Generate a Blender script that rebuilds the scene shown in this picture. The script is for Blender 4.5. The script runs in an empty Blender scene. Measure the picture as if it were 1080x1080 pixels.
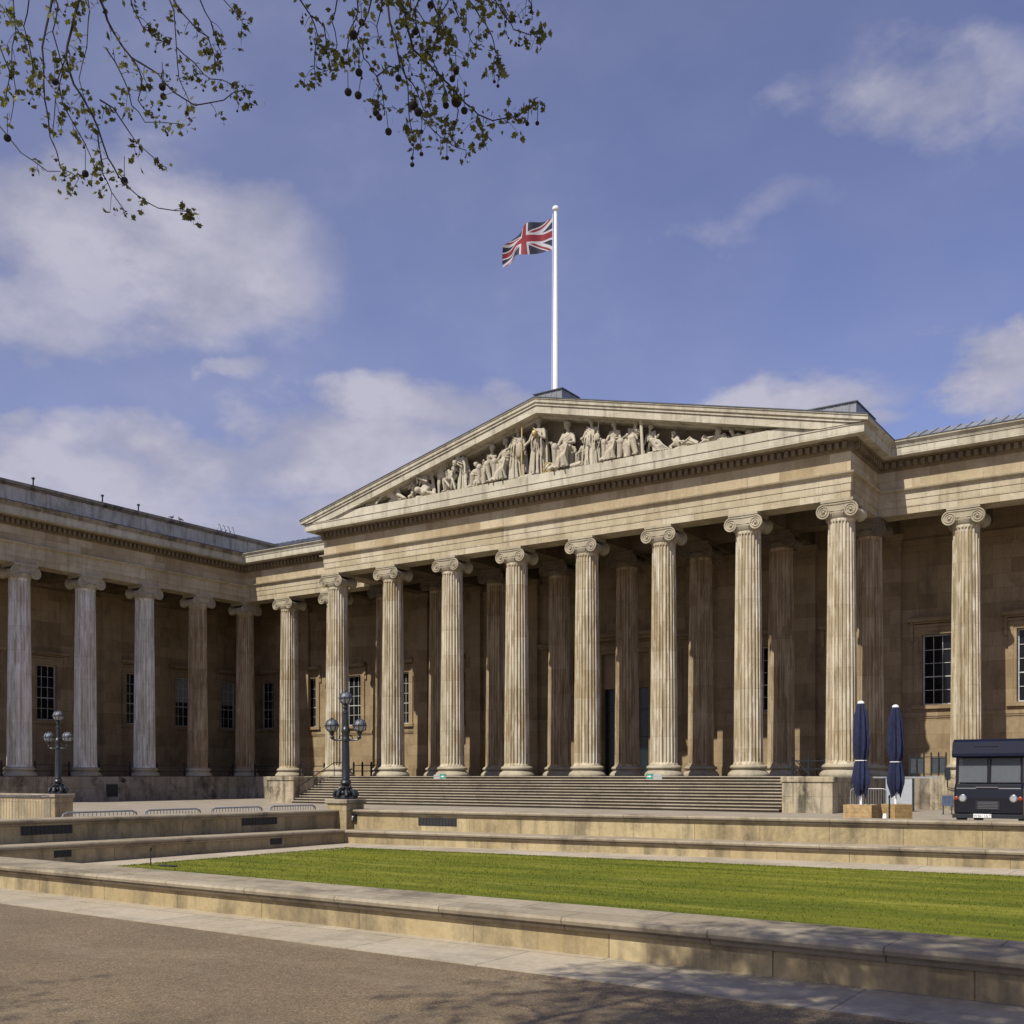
import bpy, bmesh, math, random
from mathutils import Vector, Matrix, noise
random.seed(7)
R = math.radians
C = bpy.context.scene.collection
# ------------------------------------------------------------------ layout (metres). x along the portico, y into depth,
# z = 0 on the top step (eye level), forecourt at z = G
G = -1.7
FPX, YAW, HOR = 1119.2, R(34.15), 818.6
cY, sY = math.cos(YAW), math.sin(YAW)
def ray(px): return (px-540)/FPX
def on_y(px, Y, py=None):
    t = ray(px); d = Y/(cY+t*sY); x = d*(-sY+t*cY)
    return x if py is None else (x, (HOR-py)*d/FPX)
def on_x(px, X, py=None):
    t = ray(px); d = X/(-sY+t*cY); y = d*(cY+t*sY)
    return y if py is None else (y, (HOR-py)*d/FPX)
def at(px, py, d):
    t = ray(px); return Vector((d*(-sY+t*cY), d*(cY+t*sY), (HOR-py)*d/FPX))
S = 4.856; X8 = -16.04; Y1 = 52.8; Y2 = 57.66; XLW = -64.64; S2 = 4.75
XC = X8-3.5*S
HC = 13.6
YW = 62.0; XW = -69.5
# ------------------------------------------------------------------ node helpers
def newmat(name):
    m = bpy.data.materials.new(name); m.use_nodes = True
    nt = m.node_tree; b = nt.nodes['Principled BSDF']
    return m, nt, b
def N(nt, typ, **kw):
    n = nt.nodes.new(typ)
    for k, v in kw.items():
        if k in n.inputs.keys() if isinstance(k, str) else False: n.inputs[k].default_value = v
        else: setattr(n, k, v)
    return n
def link(nt, a, b): nt.links.new(a, b)
def math_(nt, op, a, b=None, c=None):
    n = nt.nodes.new('ShaderNodeMath'); n.operation = op
    for i, v in enumerate((a, b, c)):
        if v is None: continue
        if isinstance(v, (int, float)): n.inputs[i].default_value = v
        else: nt.links.new(v, n.inputs[i])
    return n.outputs[0]
def mixc(nt, fac, a, b, blend='MIX'):
    n = nt.nodes.new('ShaderNodeMix'); n.data_type = 'RGBA'; n.blend_type = blend
    for sock, v in ((n.inputs[0], fac), (n.inputs[6], a), (n.inputs[7], b)):
        if isinstance(v, (int, float)): sock.default_value = v
        elif isinstance(v, tuple): sock.default_value = (*v, 1) if len(v) == 3 else v
        else: nt.links.new(v, sock)
    return n.outputs[2]
def ramp(nt, fac, stops):
    n = nt.nodes.new('ShaderNodeValToRGB'); e = n.color_ramp.elements
    e[0].position, e[1].position = stops[0][0], stops[-1][0]
    def col(c): return (c, c, c, 1) if isinstance(c, (int, float)) else (*c, 1)
    e[0].color, e[1].color = col(stops[0][1]), col(stops[-1][1])
    for p, c in stops[1:-1]:
        k = e.new(p); k.color = col(c)
    nt.links.new(fac, n.inputs[0]); return n.outputs[0]
def noise_(nt, vec, scale, detail=4, rough=.55, dist=0):
    n = nt.nodes.new('ShaderNodeTexNoise'); n.inputs['Scale'].default_value = scale
    n.inputs['Detail'].default_value = detail; n.inputs['Roughness'].default_value = rough
    n.inputs['Distortion'].default_value = dist
    nt.links.new(vec, n.inputs['Vector']); return n.outputs['Fac']
def vmul(nt, vec, s):
    n = nt.nodes.new('ShaderNodeVectorMath'); n.operation = 'MULTIPLY'
    nt.links.new(vec, n.inputs[0]); n.inputs[1].default_value = s; return n.outputs[0]
def bump(nt, b, h, strength=.3, dist=.02):
    n = nt.nodes.new('ShaderNodeBump'); n.inputs['Strength'].default_value = strength
    n.inputs['Distance'].default_value = dist
    nt.links.new(h, n.inputs['Height']); nt.links.new(n.outputs[0], b.inputs['Normal'])

def stone(name, c1, c2, bw=1.25, bh=.6, joint=.35, grime=.5, streak=.4, patch=0.0, rough=.85, plan=False, drums=False, gcol=(.03,.026,.02), mort=.010, fine=.35, thr=(.52,.74)):
    m, nt, b = newmat(name)
    geo = nt.nodes.new('ShaderNodeNewGeometry'); pos = geo.outputs['Position']
    sep = nt.nodes.new('ShaderNodeSeparateXYZ'); nt.links.new(pos, sep.inputs[0])
    comb = nt.nodes.new('ShaderNodeCombineXYZ')
    if plan:
        nt.links.new(sep.outputs[0], comb.inputs[0]); nt.links.new(sep.outputs[1], comb.inputs[1])
    else:
        nt.links.new(math_(nt, 'ADD', sep.outputs[0], sep.outputs[1]), comb.inputs[0]); nt.links.new(sep.outputs[2], comb.inputs[1])
    if drums:
        # every drum of every column its own tint
        ix = math_(nt, 'FLOOR', math_(nt, 'DIVIDE', math_(nt, 'ADD', sep.outputs[0], 2.1), 4.856/2))
        iy = math_(nt, 'FLOOR', math_(nt, 'DIVIDE', math_(nt, 'ADD', sep.outputs[1], 1.0), 4.8/2))
        iz = math_(nt, 'FLOOR', math_(nt, 'DIVIDE', math_(nt, 'ADD', sep.outputs[2], math_(nt, 'MULTIPLY', ix, .37)), 1.55))
        cc = nt.nodes.new('ShaderNodeCombineXYZ')
        for k, v in enumerate((ix, iy, iz)): nt.links.new(v, cc.inputs[k])
        wn = nt.nodes.new('ShaderNodeTexWhiteNoise'); nt.links.new(cc.outputs[0], wn.inputs['Vector'])
        col = mixc(nt, wn.outputs['Value'], c1, c2)
        fr = math_(nt, 'FRACT', math_(nt, 'DIVIDE', math_(nt, 'ADD', sep.outputs[2], math_(nt, 'MULTIPLY', ix, .37)), 1.55))
        line = math_(nt, 'LESS_THAN', fr, .012)
        col = mixc(nt, math_(nt, 'MULTIPLY', line, .5), col, gcol)
        # long vertical weathering inside the flutes
        vs = vmul(nt, pos, (5.5, 5.5, .16)); v1 = noise_(nt, vs, 1.0, 3, .6)
        col = mixc(nt, ramp(nt, v1, [(.44, 0.0), (.60, .68)]), col, (c2[0]*.50, c2[1]*.42, c2[2]*.30))
        vs2 = vmul(nt, pos, (3.0, 3.0, .5)); v2 = noise_(nt, vs2, 1.3, 4, .6)
        col = mixc(nt, ramp(nt, v2, [(.49, 0.0), (.62, .65)]), col, (min(1,c1[0]*1.22), min(1,c1[1]*1.25), min(1,c1[2]*1.35)))
        hfac = wn.outputs['Value']
    else:
        br = nt.nodes.new('ShaderNodeTexBrick')
        br.inputs['Scale'].default_value = 1; br.inputs['Brick Width'].default_value = bw; br.inputs['Row Height'].default_value = bh
        br.inputs['Mortar Size'].default_value = mort; br.inputs['Mortar Smooth'].default_value = .3
        br.inputs['Color1'].default_value = (*c1, 1); br.inputs['Color2'].default_value = (*c2, 1)
        br.inputs['Mortar'].default_value = (c2[0]*(1-joint), c2[1]*(1-joint), c2[2]*(1-joint), 1)
        nt.links.new(comb.outputs[0], br.inputs['Vector'])
        col = br.outputs['Color']; hfac = br.outputs['Fac']
    n1 = noise_(nt, pos, .45, 5, .6)
    col = mixc(nt, ramp(nt, n1, [(.35, 0.0), (.7, .35)]), col, (c2[0]*.75, c2[1]*.66, c2[2]*.52))
    # grime in clouds and in runs down the face
    n2 = noise_(nt, vmul(nt, pos, (1, 1, .55)), 1.1, 7, .68, .4)
    col = mixc(nt, math_(nt, 'MULTIPLY', ramp(nt, n2, [(.48, 0.0), (.68, 1.0)]), grime), col, gcol)
    n3 = noise_(nt, vmul(nt, pos, (2.6, 2.6, .18)), 1.0, 5, .65)
    col = mixc(nt, math_(nt, 'MULTIPLY', ramp(nt, n3, [(thr[0], 0.0), (thr[1], 1.0)]), streak), col, gcol)
    if patch:
        n5 = noise_(nt, pos, 1.9, 5, .6)
        col = mixc(nt, math_(nt, 'MULTIPLY', ramp(nt, n5, [(.55, 0.0), (.7, 1.0)]), patch), col, (min(1,c1[0]*1.3), min(1,c1[1]*1.3), min(1,c1[2]*1.35)))
    n4 = noise_(nt, pos, 14, 6, .7)
    col = mixc(nt, fine, col, ramp(nt, n4, [(.3, .25), (.7, .8)]), 'SOFT_LIGHT')
    nt.links.new(col, b.inputs['Base Color']); b.inputs['Roughness'].default_value = rough
    b.inputs['Specular IOR Level'].default_value = .25
    hh = math_(nt, 'SUBTRACT', n4, math_(nt, 'MULTIPLY', hfac, .8)) if not drums else n4
    bump(nt, b, hh, .35, .012)
    return m
def plain(name, col, rough=.6, metal=0, var=.25, scale=6, bumpy=0, spec=.5):
    m, nt, b = newmat(name)
    tc = nt.nodes.new('ShaderNodeTexCoord')
    n = noise_(nt, tc.outputs['Object'], scale, 5, .6)
    c = mixc(nt, ramp(nt, n, [(.3, 0.0), (.7, 1.0)]), tuple(x*(1-var) for x in col), tuple(min(1, x*(1+var)) for x in col))
    nt.links.new(c, b.inputs['Base Color']); b.inputs['Roughness'].default_value = rough
    b.inputs['Metallic'].default_value = metal; b.inputs['Specular IOR Level'].default_value = spec
    if bumpy: bump(nt, b, n, bumpy, .01)
    return m

M = {}
M['ceil'] = stone('shade_toned_soffit_stone', (.16,.125,.078), (.12,.092,.056), 1.5, .62, .3, .35, .25, .06)  # ceiling colour darkened to stand in for ambient occlusion
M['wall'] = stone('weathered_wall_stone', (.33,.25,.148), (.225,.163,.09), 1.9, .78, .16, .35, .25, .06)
M['ent'] = stone('entablature_stone', (.49,.43,.31), (.355,.297,.19), 1.9, 1.4, .35, .3, .45, .3, mort=.01, thr=(.50,.70), gcol=(.13,.10,.065))
M['frieze'] = stone('frieze_stone', (.49,.42,.285), (.31,.238,.14), 1.7, 1.4, .3, .15, .25, .25, mort=.008)
M['corn'] = stone('cornice_stone', (.51,.475,.375), (.40,.37,.28), 1.6, 1.1, .35, .35, .5, .15, thr=(.50,.70), gcol=(.10,.085,.06))
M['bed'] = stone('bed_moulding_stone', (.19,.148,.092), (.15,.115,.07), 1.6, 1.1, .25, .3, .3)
M['col'] = stone('column_stone', (.54,.485,.36), (.37,.305,.19), drums=True, grime=.16, streak=.12)
M['colp'] = stone('pale_column_stone', (.67,.645,.575), (.53,.50,.43), drums=True, grime=.15, streak=.15)
M['cap'] = stone('capital_stone', (.40,.355,.26), (.32,.28,.195), 5, 5, .1, .3, .3)
M['stat'] = stone('statue_stone', (.46,.42,.33), (.42,.38,.29), 9, 9, .05, .22, .15, fine=.15)
M['pod'] = stone('podium_stone', (.31,.272,.21), (.24,.205,.15), 1.9, .85, .35, .8, .55, .5, thr=(.48,.70))
M['block'] = stone('step_block_stone', (.42,.36,.25), (.36,.30,.20), 2.6, .95, .45, .85, .7, .35, thr=(.46,.66))
M['step'] = stone('step_stone', (.34,.295,.22), (.28,.24,.175), 2.2, 9, .3, .4, .1)
M['attic'] = stone('attic_stone', (.56,.53,.45), (.46,.43,.36), 2.4, 1.9, .45, .45, .5, .25, thr=(.50,.72))
M['low'] = stone('low_wall_stone', (.435,.35,.195), (.335,.262,.14), 1.55, .9, .6, .75, .65, .3, mort=.007, thr=(.47,.68), gcol=(.09,.075,.05))
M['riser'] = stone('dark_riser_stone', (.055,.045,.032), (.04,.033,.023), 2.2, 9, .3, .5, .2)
M['dirty'] = stone('blackened_cornice_stone', (.30,.265,.20), (.24,.21,.155), 1.6, 1.1, .4, .9, .55, .1, thr=(.5,.72))
M['cope'] = stone('coping_stone', (.33,.28,.20), (.265,.222,.155), 1.5, 9, .55, .6, .05, .3, plan=True, mort=.008)
M['pave'] = stone('path_stone', (.42,.36,.27), (.35,.30,.22), 1.6, .95, .4, .3, 0, .2, plan=True, mort=.012)
M['black'] = plain('black_painted_iron', (.012,.013,.016), .42, 0, .3, 9, .2)
M['iron'] = plain('dark_cast_iron', (.016,.018,.021), .38, 0, .35, 14, .35)
M['lead'] = plain('lead_sheet', (.19,.20,.215), .5, 0, .3, 1.5, .2)
M['darklead'] = plain('dark_lead_sheet', (.05,.058,.072), .5, 0, .3, 1.5)
M['galv'] = plain('galvanised_steel', (.42,.43,.43), .38, .7, .2, 8)
M['glass'] = plain('dark_window_glass', (.008,.009,.010), .08, 0, .5, .8, 0, .3)
M['sash'] = plain('grey_painted_sash', (.42,.42,.40), .55)
M['white'] = plain('white_paint', (.78,.78,.78), .35, 0, .05)
M['navy'] = plain('navy_canvas', (.007,.011,.042), .85, 0, .45, 6, .4)
M['wood'] = plain('oiled_timber', (.34,.225,.095), .6, 0, .3, 5)
M['vent'] = plain('dark_grille', (.018,.02,.02), .6)
M['gold'] = plain('gilt_metal', (.42,.31,.13), .5, .3, .2)
M['door'] = plain('dark_door_glass', (.012,.02,.022), .15)
M['tvan'] = plain('navy_van_paint', (.0035,.004,.008), .25, 0, .15, 2, 0, .6)
M['navroof'] = plain('faded_navy_roof', (.004,.006,.019), .6, 0, .25, 2, 0, .15)
M['bluesign'] = plain('blue_grey_board', (.05,.07,.12), .5)
M['blind'] = plain('grey_roller_blind', (.20,.20,.19), .8)
M['rubber'] = plain('black_rubber', (.012,.012,.012), .8)
M['chrome'] = plain('chrome', (.38,.38,.38), .22, 1, .05)
M['orange'] = plain('orange_lens', (.20,.03,.01), .25)
M['plate'] = plain('white_plate', (.75,.75,.72), .4, 0, .03)
M['green'] = plain('green_sign', (.03,.24,.16), .5, 0, .05)
M['greysign'] = plain('grey_sign', (.33,.35,.36), .5, 0, .1)
M['bark'] = plain('plane_bark', (.055,.045,.032), .85, 0, .4, 4, .6)
M['twig'] = plain('dark_twig', (.03,.023,.016), .8, 0, .3)
M['ball'] = plain('seed_ball', (.022,.016,.010), .95, 0, .4, 60, .8)
M['bird'] = plain('pigeon_feathers', (.22,.22,.24), .7)
M['acryl'] = plain('tinted_panel', (.05,.06,.065), .2)
def leafmat():
    m, nt, b = newmat('young_plane_leaf')
    oi = nt.nodes.new('ShaderNodeNewGeometry')
    c = mixc(nt, oi.outputs['Random Per Island'], (.065,.070,.010), (.19,.185,.03))
    nt.links.new(c, b.inputs['Base Color']); b.inputs['Roughness'].default_value = .55
    tr = nt.nodes.new('ShaderNodeBsdfTranslucent'); nt.links.new(c, tr.inputs[0])
    mx = nt.nodes.new('ShaderNodeMixShader'); mx.inputs[0].default_value = .42
    nt.links.new(b.outputs[0], mx.inputs[1]); nt.links.new(tr.outputs[0], mx.inputs[2])
    nt.links.new(mx.outputs[0], nt.nodes['Material Output'].inputs[0])
    return m
M['leaf'] = leafmat()
def flagmats():
    return [plain('flag_blue', (.004,.006,.024), .7, 0, .05), plain('flag_white', (.38,.38,.41), .7, 0, .03), plain('flag_red', (.17,.004,.010), .7, 0, .05)]
def gravel():
    m, nt, b = newmat('resin_bound_gravel')
    geo = nt.nodes.new('ShaderNodeNewGeometry'); pos = geo.outputs['Position']
    vo = nt.nodes.new('ShaderNodeTexVoronoi'); vo.inputs['Scale'].default_value = 105; nt.links.new(pos, vo.inputs['Vector'])
    col = ramp(nt, math_(nt, 'MULTIPLY', vo.outputs['Color'], 1.0), [(0.0, (.055,.036,.018)), (.3, (.115,.079,.041)), (.6, (.18,.130,.070)), (.85, (.255,.19,.11)), (1.0, (.44,.36,.24))])
    n1 = noise_(nt, pos, .7, 5, .6)
    col = mixc(nt, ramp(nt, n1, [(.38, 0.0), (.66, .38)]), col, (.095,.066,.036))
    n6 = noise_(nt, vmul(nt, pos, (.5, 1.6, 1)), .8, 4, .6)
    col = mixc(nt, ramp(nt, n6, [(.5, 0.0), (.72, .4)]), col, (.27,.215,.14))
    n2 = noise_(nt, pos, 9, 4, .7)
    col = mixc(nt, .3, col, ramp(nt, n2, [(.3, .3), (.7, .7)]), 'SOFT_LIGHT')
    nt.links.new(col, b.inputs['Base Color']); b.inputs['Roughness'].default_value = .8
    bump(nt, b, vo.outputs['Distance'], .6, .008)
    return m
M['gravel'] = gravel()
def court():
    m, nt, b = newmat('forecourt_paving')
    geo = nt.nodes.new('ShaderNodeNewGeometry'); pos = geo.outputs['Position']
    br = nt.nodes.new('ShaderNodeTexBrick'); br.inputs['Scale'].default_value = 1
    br.inputs['Brick Width'].default_value = .9; br.inputs['Row Height'].default_value = .6; br.inputs['Mortar Size'].default_value = .008
    br.inputs['Color1'].default_value = (.33,.285,.22,1); br.inputs['Color2'].default_value = (.27,.23,.175,1); br.inputs['Mortar'].default_value = (.12,.1,.08,1)
    nt.links.new(pos, br.inputs['Vector'])
    n1 = noise_(nt, pos, .5, 6, .65)
    col = mixc(nt, ramp(nt, n1, [(.4, 0.0), (.7, .45)]), br.outputs['Color'], (.16,.135,.10))
    n2 = noise_(nt, pos, 12, 5, .7)
    col = mixc(nt, .35, col, ramp(nt, n2, [(.3, .3), (.7, .7)]), 'SOFT_LIGHT')
    nt.links.new(col, b.inputs['Base Color']); b.inputs['Roughness'].default_value = .8
    return m
M['court'] = court()
def grassmat(blade=False):
    m, nt, b = newmat('grass_blades' if blade else 'lawn_turf')
    geo = nt.nodes.new('ShaderNodeNewGeometry'); pos = geo.outputs['Position']
    st = noise_(nt, vmul(nt, pos, (.28, 2.2, 1)), 1.0, 5, .6)
    c = mixc(nt, ramp(nt, st, [(.38, 0.0), (.62, 1.0)]), (.082,.100,.008), (.158,.164,.015))
    dry = noise_(nt, vmul(nt, pos, (.4, 2.2, 1)), 1.0, 6, .65)
    c = mixc(nt, ramp(nt, dry, [(.54, 0.0), (.70, .6)]), c, (.27,.25,.05))
    f = noise_(nt, vmul(nt, pos, (30, 40, 30)), 1.0, 4, .8)
    c = mixc(nt, .5, c, ramp(nt, f, [(.3, .25), (.72, .78)]), 'SOFT_LIGHT')
    if blade:
        c = mixc(nt, math_(nt, 'MULTIPLY', geo.outputs['Random Per Island'], .6), c, (.15,.17,.02))
    nt.links.new(c, b.inputs['Base Color']); b.inputs['Roughness'].default_value = .8; b.inputs['Specular IOR Level'].default_value = .15
    if not blade: bump(nt, b, f, .8, .02)
    return m
M['turf'] = grassmat(); M['blade'] = grassmat(True)

# ------------------------------------------------------------------ mesh helpers
class MB:
    def __init__(s): s.v = []; s.f = []; s.mi = []; s.cur = 0
    def add(s, vs, fs):
        o = len(s.v); s.v += [tuple(v) for v in vs]
        for f in fs: s.f.append(tuple(o+i for i in f)); s.mi.append(s.cur)
        return s
    def box(s, x0, x1, y0, y1, z0, z1):
        vs = [(x, y, z) for z in (z0, z1) for y in (y0, y1) for x in (x0, x1)]
        return s.add(vs, [(0,2,3,1), (4,5,7,6), (0,1,5,4), (2,6,7,3), (0,4,6,2), (1,3,7,5)])
    def bbox(s, x0, x1, y0, y1, z0, z1, b=.01):
        # box with chamfered vertical and top edges
        def ring(i, z): return [(x0+i+b,y0+i,z),(x1-i-b,y0+i,z),(x1-i,y0+i+b,z),(x1-i,y1-i-b,z),(x1-i-b,y1-i,z),(x0+i+b,y1-i,z),(x0+i,y1-i-b,z),(x0+i,y0+i+b,z)]
        vs = ring(0, z0)+ring(0, z1-b)+ring(b, z1)
        fs = [tuple(range(7,-1,-1)), tuple(range(16,24))]
        for k in (0, 8):
            for i in range(8): fs.append((k+i, k+(i+1)%8, k+8+(i+1)%8, k+8+i))
        return s.add(vs, fs)
    def prism(s, poly, fn, a0, a1):
        n = len(poly); vs = [fn(p, q, a0) for p, q in poly]+[fn(p, q, a1) for p, q in poly]
        return s.add(vs, [tuple(range(n-1, -1, -1)), tuple(range(n, 2*n))]+[(i, (i+1)%n, n+(i+1)%n, n+i) for i in range(n)])
    def tube(s, pts, r, n=8, caps=True):
        pts = [Vector(p) for p in pts]; m = len(pts)
        rr = r if isinstance(r, (list, tuple)) else [r]*m
        o = len(s.v); up = None
        for i, p in enumerate(pts):
            d = (pts[min(i+1, m-1)]-pts[max(i-1, 0)])
            if d.length < 1e-9: d = Vector((0, 0, 1))
            d.normalize()
            if up is None: up = d.orthogonal().normalized()
            else:
                up = up-d*up.dot(d); up = up.normalized() if up.length > 1e-6 else d.orthogonal().normalized()
            w = d.cross(up)
            for k in range(n):
                a = 2*math.pi*k/n; s.v.append(tuple(p+(up*math.cos(a)+w*math.sin(a))*rr[i]))
        for i in range(m-1):
            for k in range(n):
                s.f.append((o+i*n+k, o+i*n+(k+1)%n, o+(i+1)*n+(k+1)%n, o+(i+1)*n+k)); s.mi.append(s.cur)
        if caps:
            s.f.append(tuple(o+k for k in range(n-1, -1, -1))); s.mi.append(s.cur)
            s.f.append(tuple(o+(m-1)*n+k for k in range(n))); s.mi.append(s.cur)
        return s
    def lathe(s, prof, n=24, c=(0,0,0), axis='z', fn=None):
        o = len(s.v)
        for r, h in prof:
            for k in range(n):
                a = 2*math.pi*k/n; rr = r*(fn(a, h) if fn else 1)
                x, y = rr*math.cos(a), rr*math.sin(a)
                p = (x, y, h) if axis == 'z' else ((x, h, y) if axis == 'y' else (h, x, y))
                s.v.append((c[0]+p[0], c[1]+p[1], c[2]+p[2]))
        m = len(prof)
        for i in range(m-1):
            for k in range(n):
                s.f.append((o+i*n+k, o+i*n+(k+1)%n, o+(i+1)*n+(k+1)%n, o+(i+1)*n+k)); s.mi.append(s.cur)
        s.f.append(tuple(o+k for k in range(n-1, -1, -1))); s.mi.append(s.cur)
        s.f.append(tuple(o+(m-1)*n+k for k in range(n))); s.mi.append(s.cur)
        return s
    def ball(s, c, r, n=10, sc=(1,1,1)):
        prof = [(max(1e-4, math.sin(math.pi*i/n))*r, -math.cos(math.pi*i/n)*r) for i in range(n+1)]
        o = len(s.v); s.lathe(prof, max(6, int(n*1.4)))
        for i in range(o, len(s.v)):
            x, y, z = s.v[i]; s.v[i] = (c[0]+x*sc[0], c[1]+y*sc[1], c[2]+z*sc[2])
        return s
    def sweep(s, prof, path):
        P = [Vector(p) for p in path]; n = len(P); k = len(prof); o = len(s.v)
        for i in range(n):
            ns = []
            if i > 0: d = (P[i]-P[i-1]).normalized(); ns.append(Vector((d.y, -d.x)))
            if i < n-1: d = (P[i+1]-P[i]).normalized(); ns.append(Vector((d.y, -d.x)))
            m = ns[0] if len(ns) == 1 else (ns[0]+ns[1])/(1+ns[0].dot(ns[1]))
            for out, z in prof: s.v.append((P[i].x+m.x*out, P[i].y+m.y*out, z))
        for i in range(n-1):
            for j in range(k):
                s.f.append((o+i*k+j, o+i*k+(j+1)%k, o+(i+1)*k+(j+1)%k, o+(i+1)*k+j)); s.mi.append(s.cur)
        s.f.append(tuple(o+j for j in range(k))); s.mi.append(s.cur)
        s.f.append(tuple(o+(n-1)*k+j for j in range(k-1, -1, -1))); s.mi.append(s.cur)
        return s
    def build(s, name, mat, parent=None, smooth=False, recalc=True, loc=None):
        me = bpy.data.meshes.new(name); vs = s.v
        if loc: vs = [(x-loc[0], y-loc[1], z-loc[2]) for x, y, z in vs]
        me.from_pydata(vs, [], s.f)
        mats = mat if isinstance(mat, list) else [mat]
        for m in mats: me.materials.append(m)
        if len(mats) > 1: me.polygons.foreach_set('material_index', s.mi)
        if recalc:
            bm = bmesh.new(); bm.from_mesh(me); bmesh.ops.recalc_face_normals(bm, faces=bm.faces); bm.to_mesh(me); bm.free()
        if smooth:
            me.polygons.foreach_set('use_smooth', [True]*len(me.polygons))
            try: me.set_sharp_from_angle(angle=R(35))
            except Exception: pass
        me.update()
        o = bpy.data.objects.new(name, me); C.objects.link(o)
        if loc: o.location = loc
        if parent: o.parent = parent
        return o
def tag(o, label=None, cat=None, group=None, kind=None):
    for k, v in (('label', label), ('category', cat), ('group', group), ('kind', kind)):
        if v: o[k] = v
    return o
def empty(name, loc=(0,0,0), rz=0):
    o = bpy.data.objects.new(name, None); C.objects.link(o); o.location = loc; o.rotation_euler = (0, 0, rz); o.empty_display_size = .3
    return o
def copy_tree(o, parent=None):
    c = o.copy(); C.objects.link(c)
    if parent: c.parent = parent
    for ch in list(o.children): copy_tree(ch, c)
    return c

# ------------------------------------------------------------------ sky, sun, camera
SUN_AZ, SUN_EL = 6.2, 48.8
sd = Vector((-math.sin(R(SUN_AZ))*math.cos(R(SUN_EL)), -math.cos(R(SUN_AZ))*math.cos(R(SUN_EL)), math.sin(R(SUN_EL))))
sun = bpy.data.objects.new('sun', bpy.data.lights.new('sun', 'SUN')); C.objects.link(sun)
sun.data.energy = 5.0; sun.data.angle = R(.5); sun.data.color = (1, .95, .86)
sun.rotation_euler = sd.to_track_quat('Z', 'Y').to_euler(); sun.location = (0, -20, 60)
w = bpy.data.worlds.new('World'); bpy.context.scene.world = w; w.use_nodes = True
nt = w.node_tree; bg = nt.nodes['Background']
sky = nt.nodes.new('ShaderNodeTexSky'); sky.sky_type = 'NISHITA'; sky.sun_disc = False
sky.sun_elevation = R(SUN_EL); sky.sun_rotation = R(180+SUN_AZ); sky.air_density = 1.0; sky.dust_density = .3; sky.ozone_density = 1.8
tcw = nt.nodes.new('ShaderNodeTexCoord'); dirv = tcw.outputs['Generated']
sep = nt.nodes.new('ShaderNodeSeparateXYZ'); nt.links.new(dirv, sep.inputs[0])
az = math_(nt, 'ARCTAN2', sep.outputs[0], sep.outputs[1])        # from +y towards +x
el = math_(nt, 'ARCSINE', sep.outputs[2])
wv = vmul(nt, dirv, (1, 1, 1.7))
wn1 = noise_(nt, wv, 4.6, 9, .55, .1); wn2 = noise_(nt, wv, 10.0, 8, .58, 0); wn3 = noise_(nt, wv, 6.2, 5, .55)
az_w = math_(nt, 'ADD', az, math_(nt, 'MULTIPLY', math_(nt, 'SUBTRACT', wn2, .5), .16))
el_w = math_(nt, 'ADD', el, math_(nt, 'MULTIPLY', math_(nt, 'SUBTRACT', wn3, .5), .12))
def sky_ae(px, py):
    v = at(px, py, 1.0).normalized(); return math.atan2(v.x, v.y), math.asin(v.z)
# clouds of this sky: (centre, half sizes, tilt, density) as directions on the sky sphere
blobs = [((60,240),240,140,0,1.0), ((190,265),190,100,0,1.1), ((275,300),95,50,0,1.0), ((40,330),150,60,0,.75), ((120,150),90,50,0,.6), ((10,440),55,35,0,.8),
         ((250,392),55,18,0,.55), ((430,445),115,42,0,1.0), ((360,490),190,60,0,.95), ((520,430),60,25,0,.7), ((150,480),230,48,0,.95), ((40,520),300,75,0,1.05), ((260,560),200,50,0,.9),
         ((850,425),110,28,0,1.05), ((905,445),80,24,0,.8), ((1050,400),75,42,0,1.0), ((1085,365),40,25,0,.9), ((950,105),220,62,0,.62), ((840,95),100,40,0,.5), ((1050,80),90,60,0,.6), ((780,236),140,46,0,.56), ((730,215),60,30,0,.4), ((655,235),45,26,0,.36), ((880,180),120,30,0,.3),
         ((520,95),50,25,0,.3)]
dens = None
for (cx, cy), sx, sy_, tilt, amp in blobs:
    a0, e0 = sky_ae(cx, cy); a1, _ = sky_ae(cx+sx, cy); _, e1 = sky_ae(cx, cy-sy_)
    wa, we = abs(a1-a0), max(.01, abs(e1-e0))
    da = math_(nt, 'SUBTRACT', az_w, a0); de = math_(nt, 'SUBTRACT', el_w, e0)
    de = math_(nt, 'SUBTRACT', de, math_(nt, 'MULTIPLY', da, tilt))
    q = math_(nt, 'ADD', math_(nt, 'POWER', math_(nt, 'ABSOLUTE', math_(nt, 'DIVIDE', da, wa)), 2), math_(nt, 'POWER', math_(nt, 'ABSOLUTE', math_(nt, 'DIVIDE', de, we)), 2))
    g = math_(nt, 'MULTIPLY', math_(nt, 'EXPONENT', math_(nt, 'MULTIPLY', q, -.9)), amp)
    dens = g if dens is None else math_(nt, 'MAXIMUM', dens, g)
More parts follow.
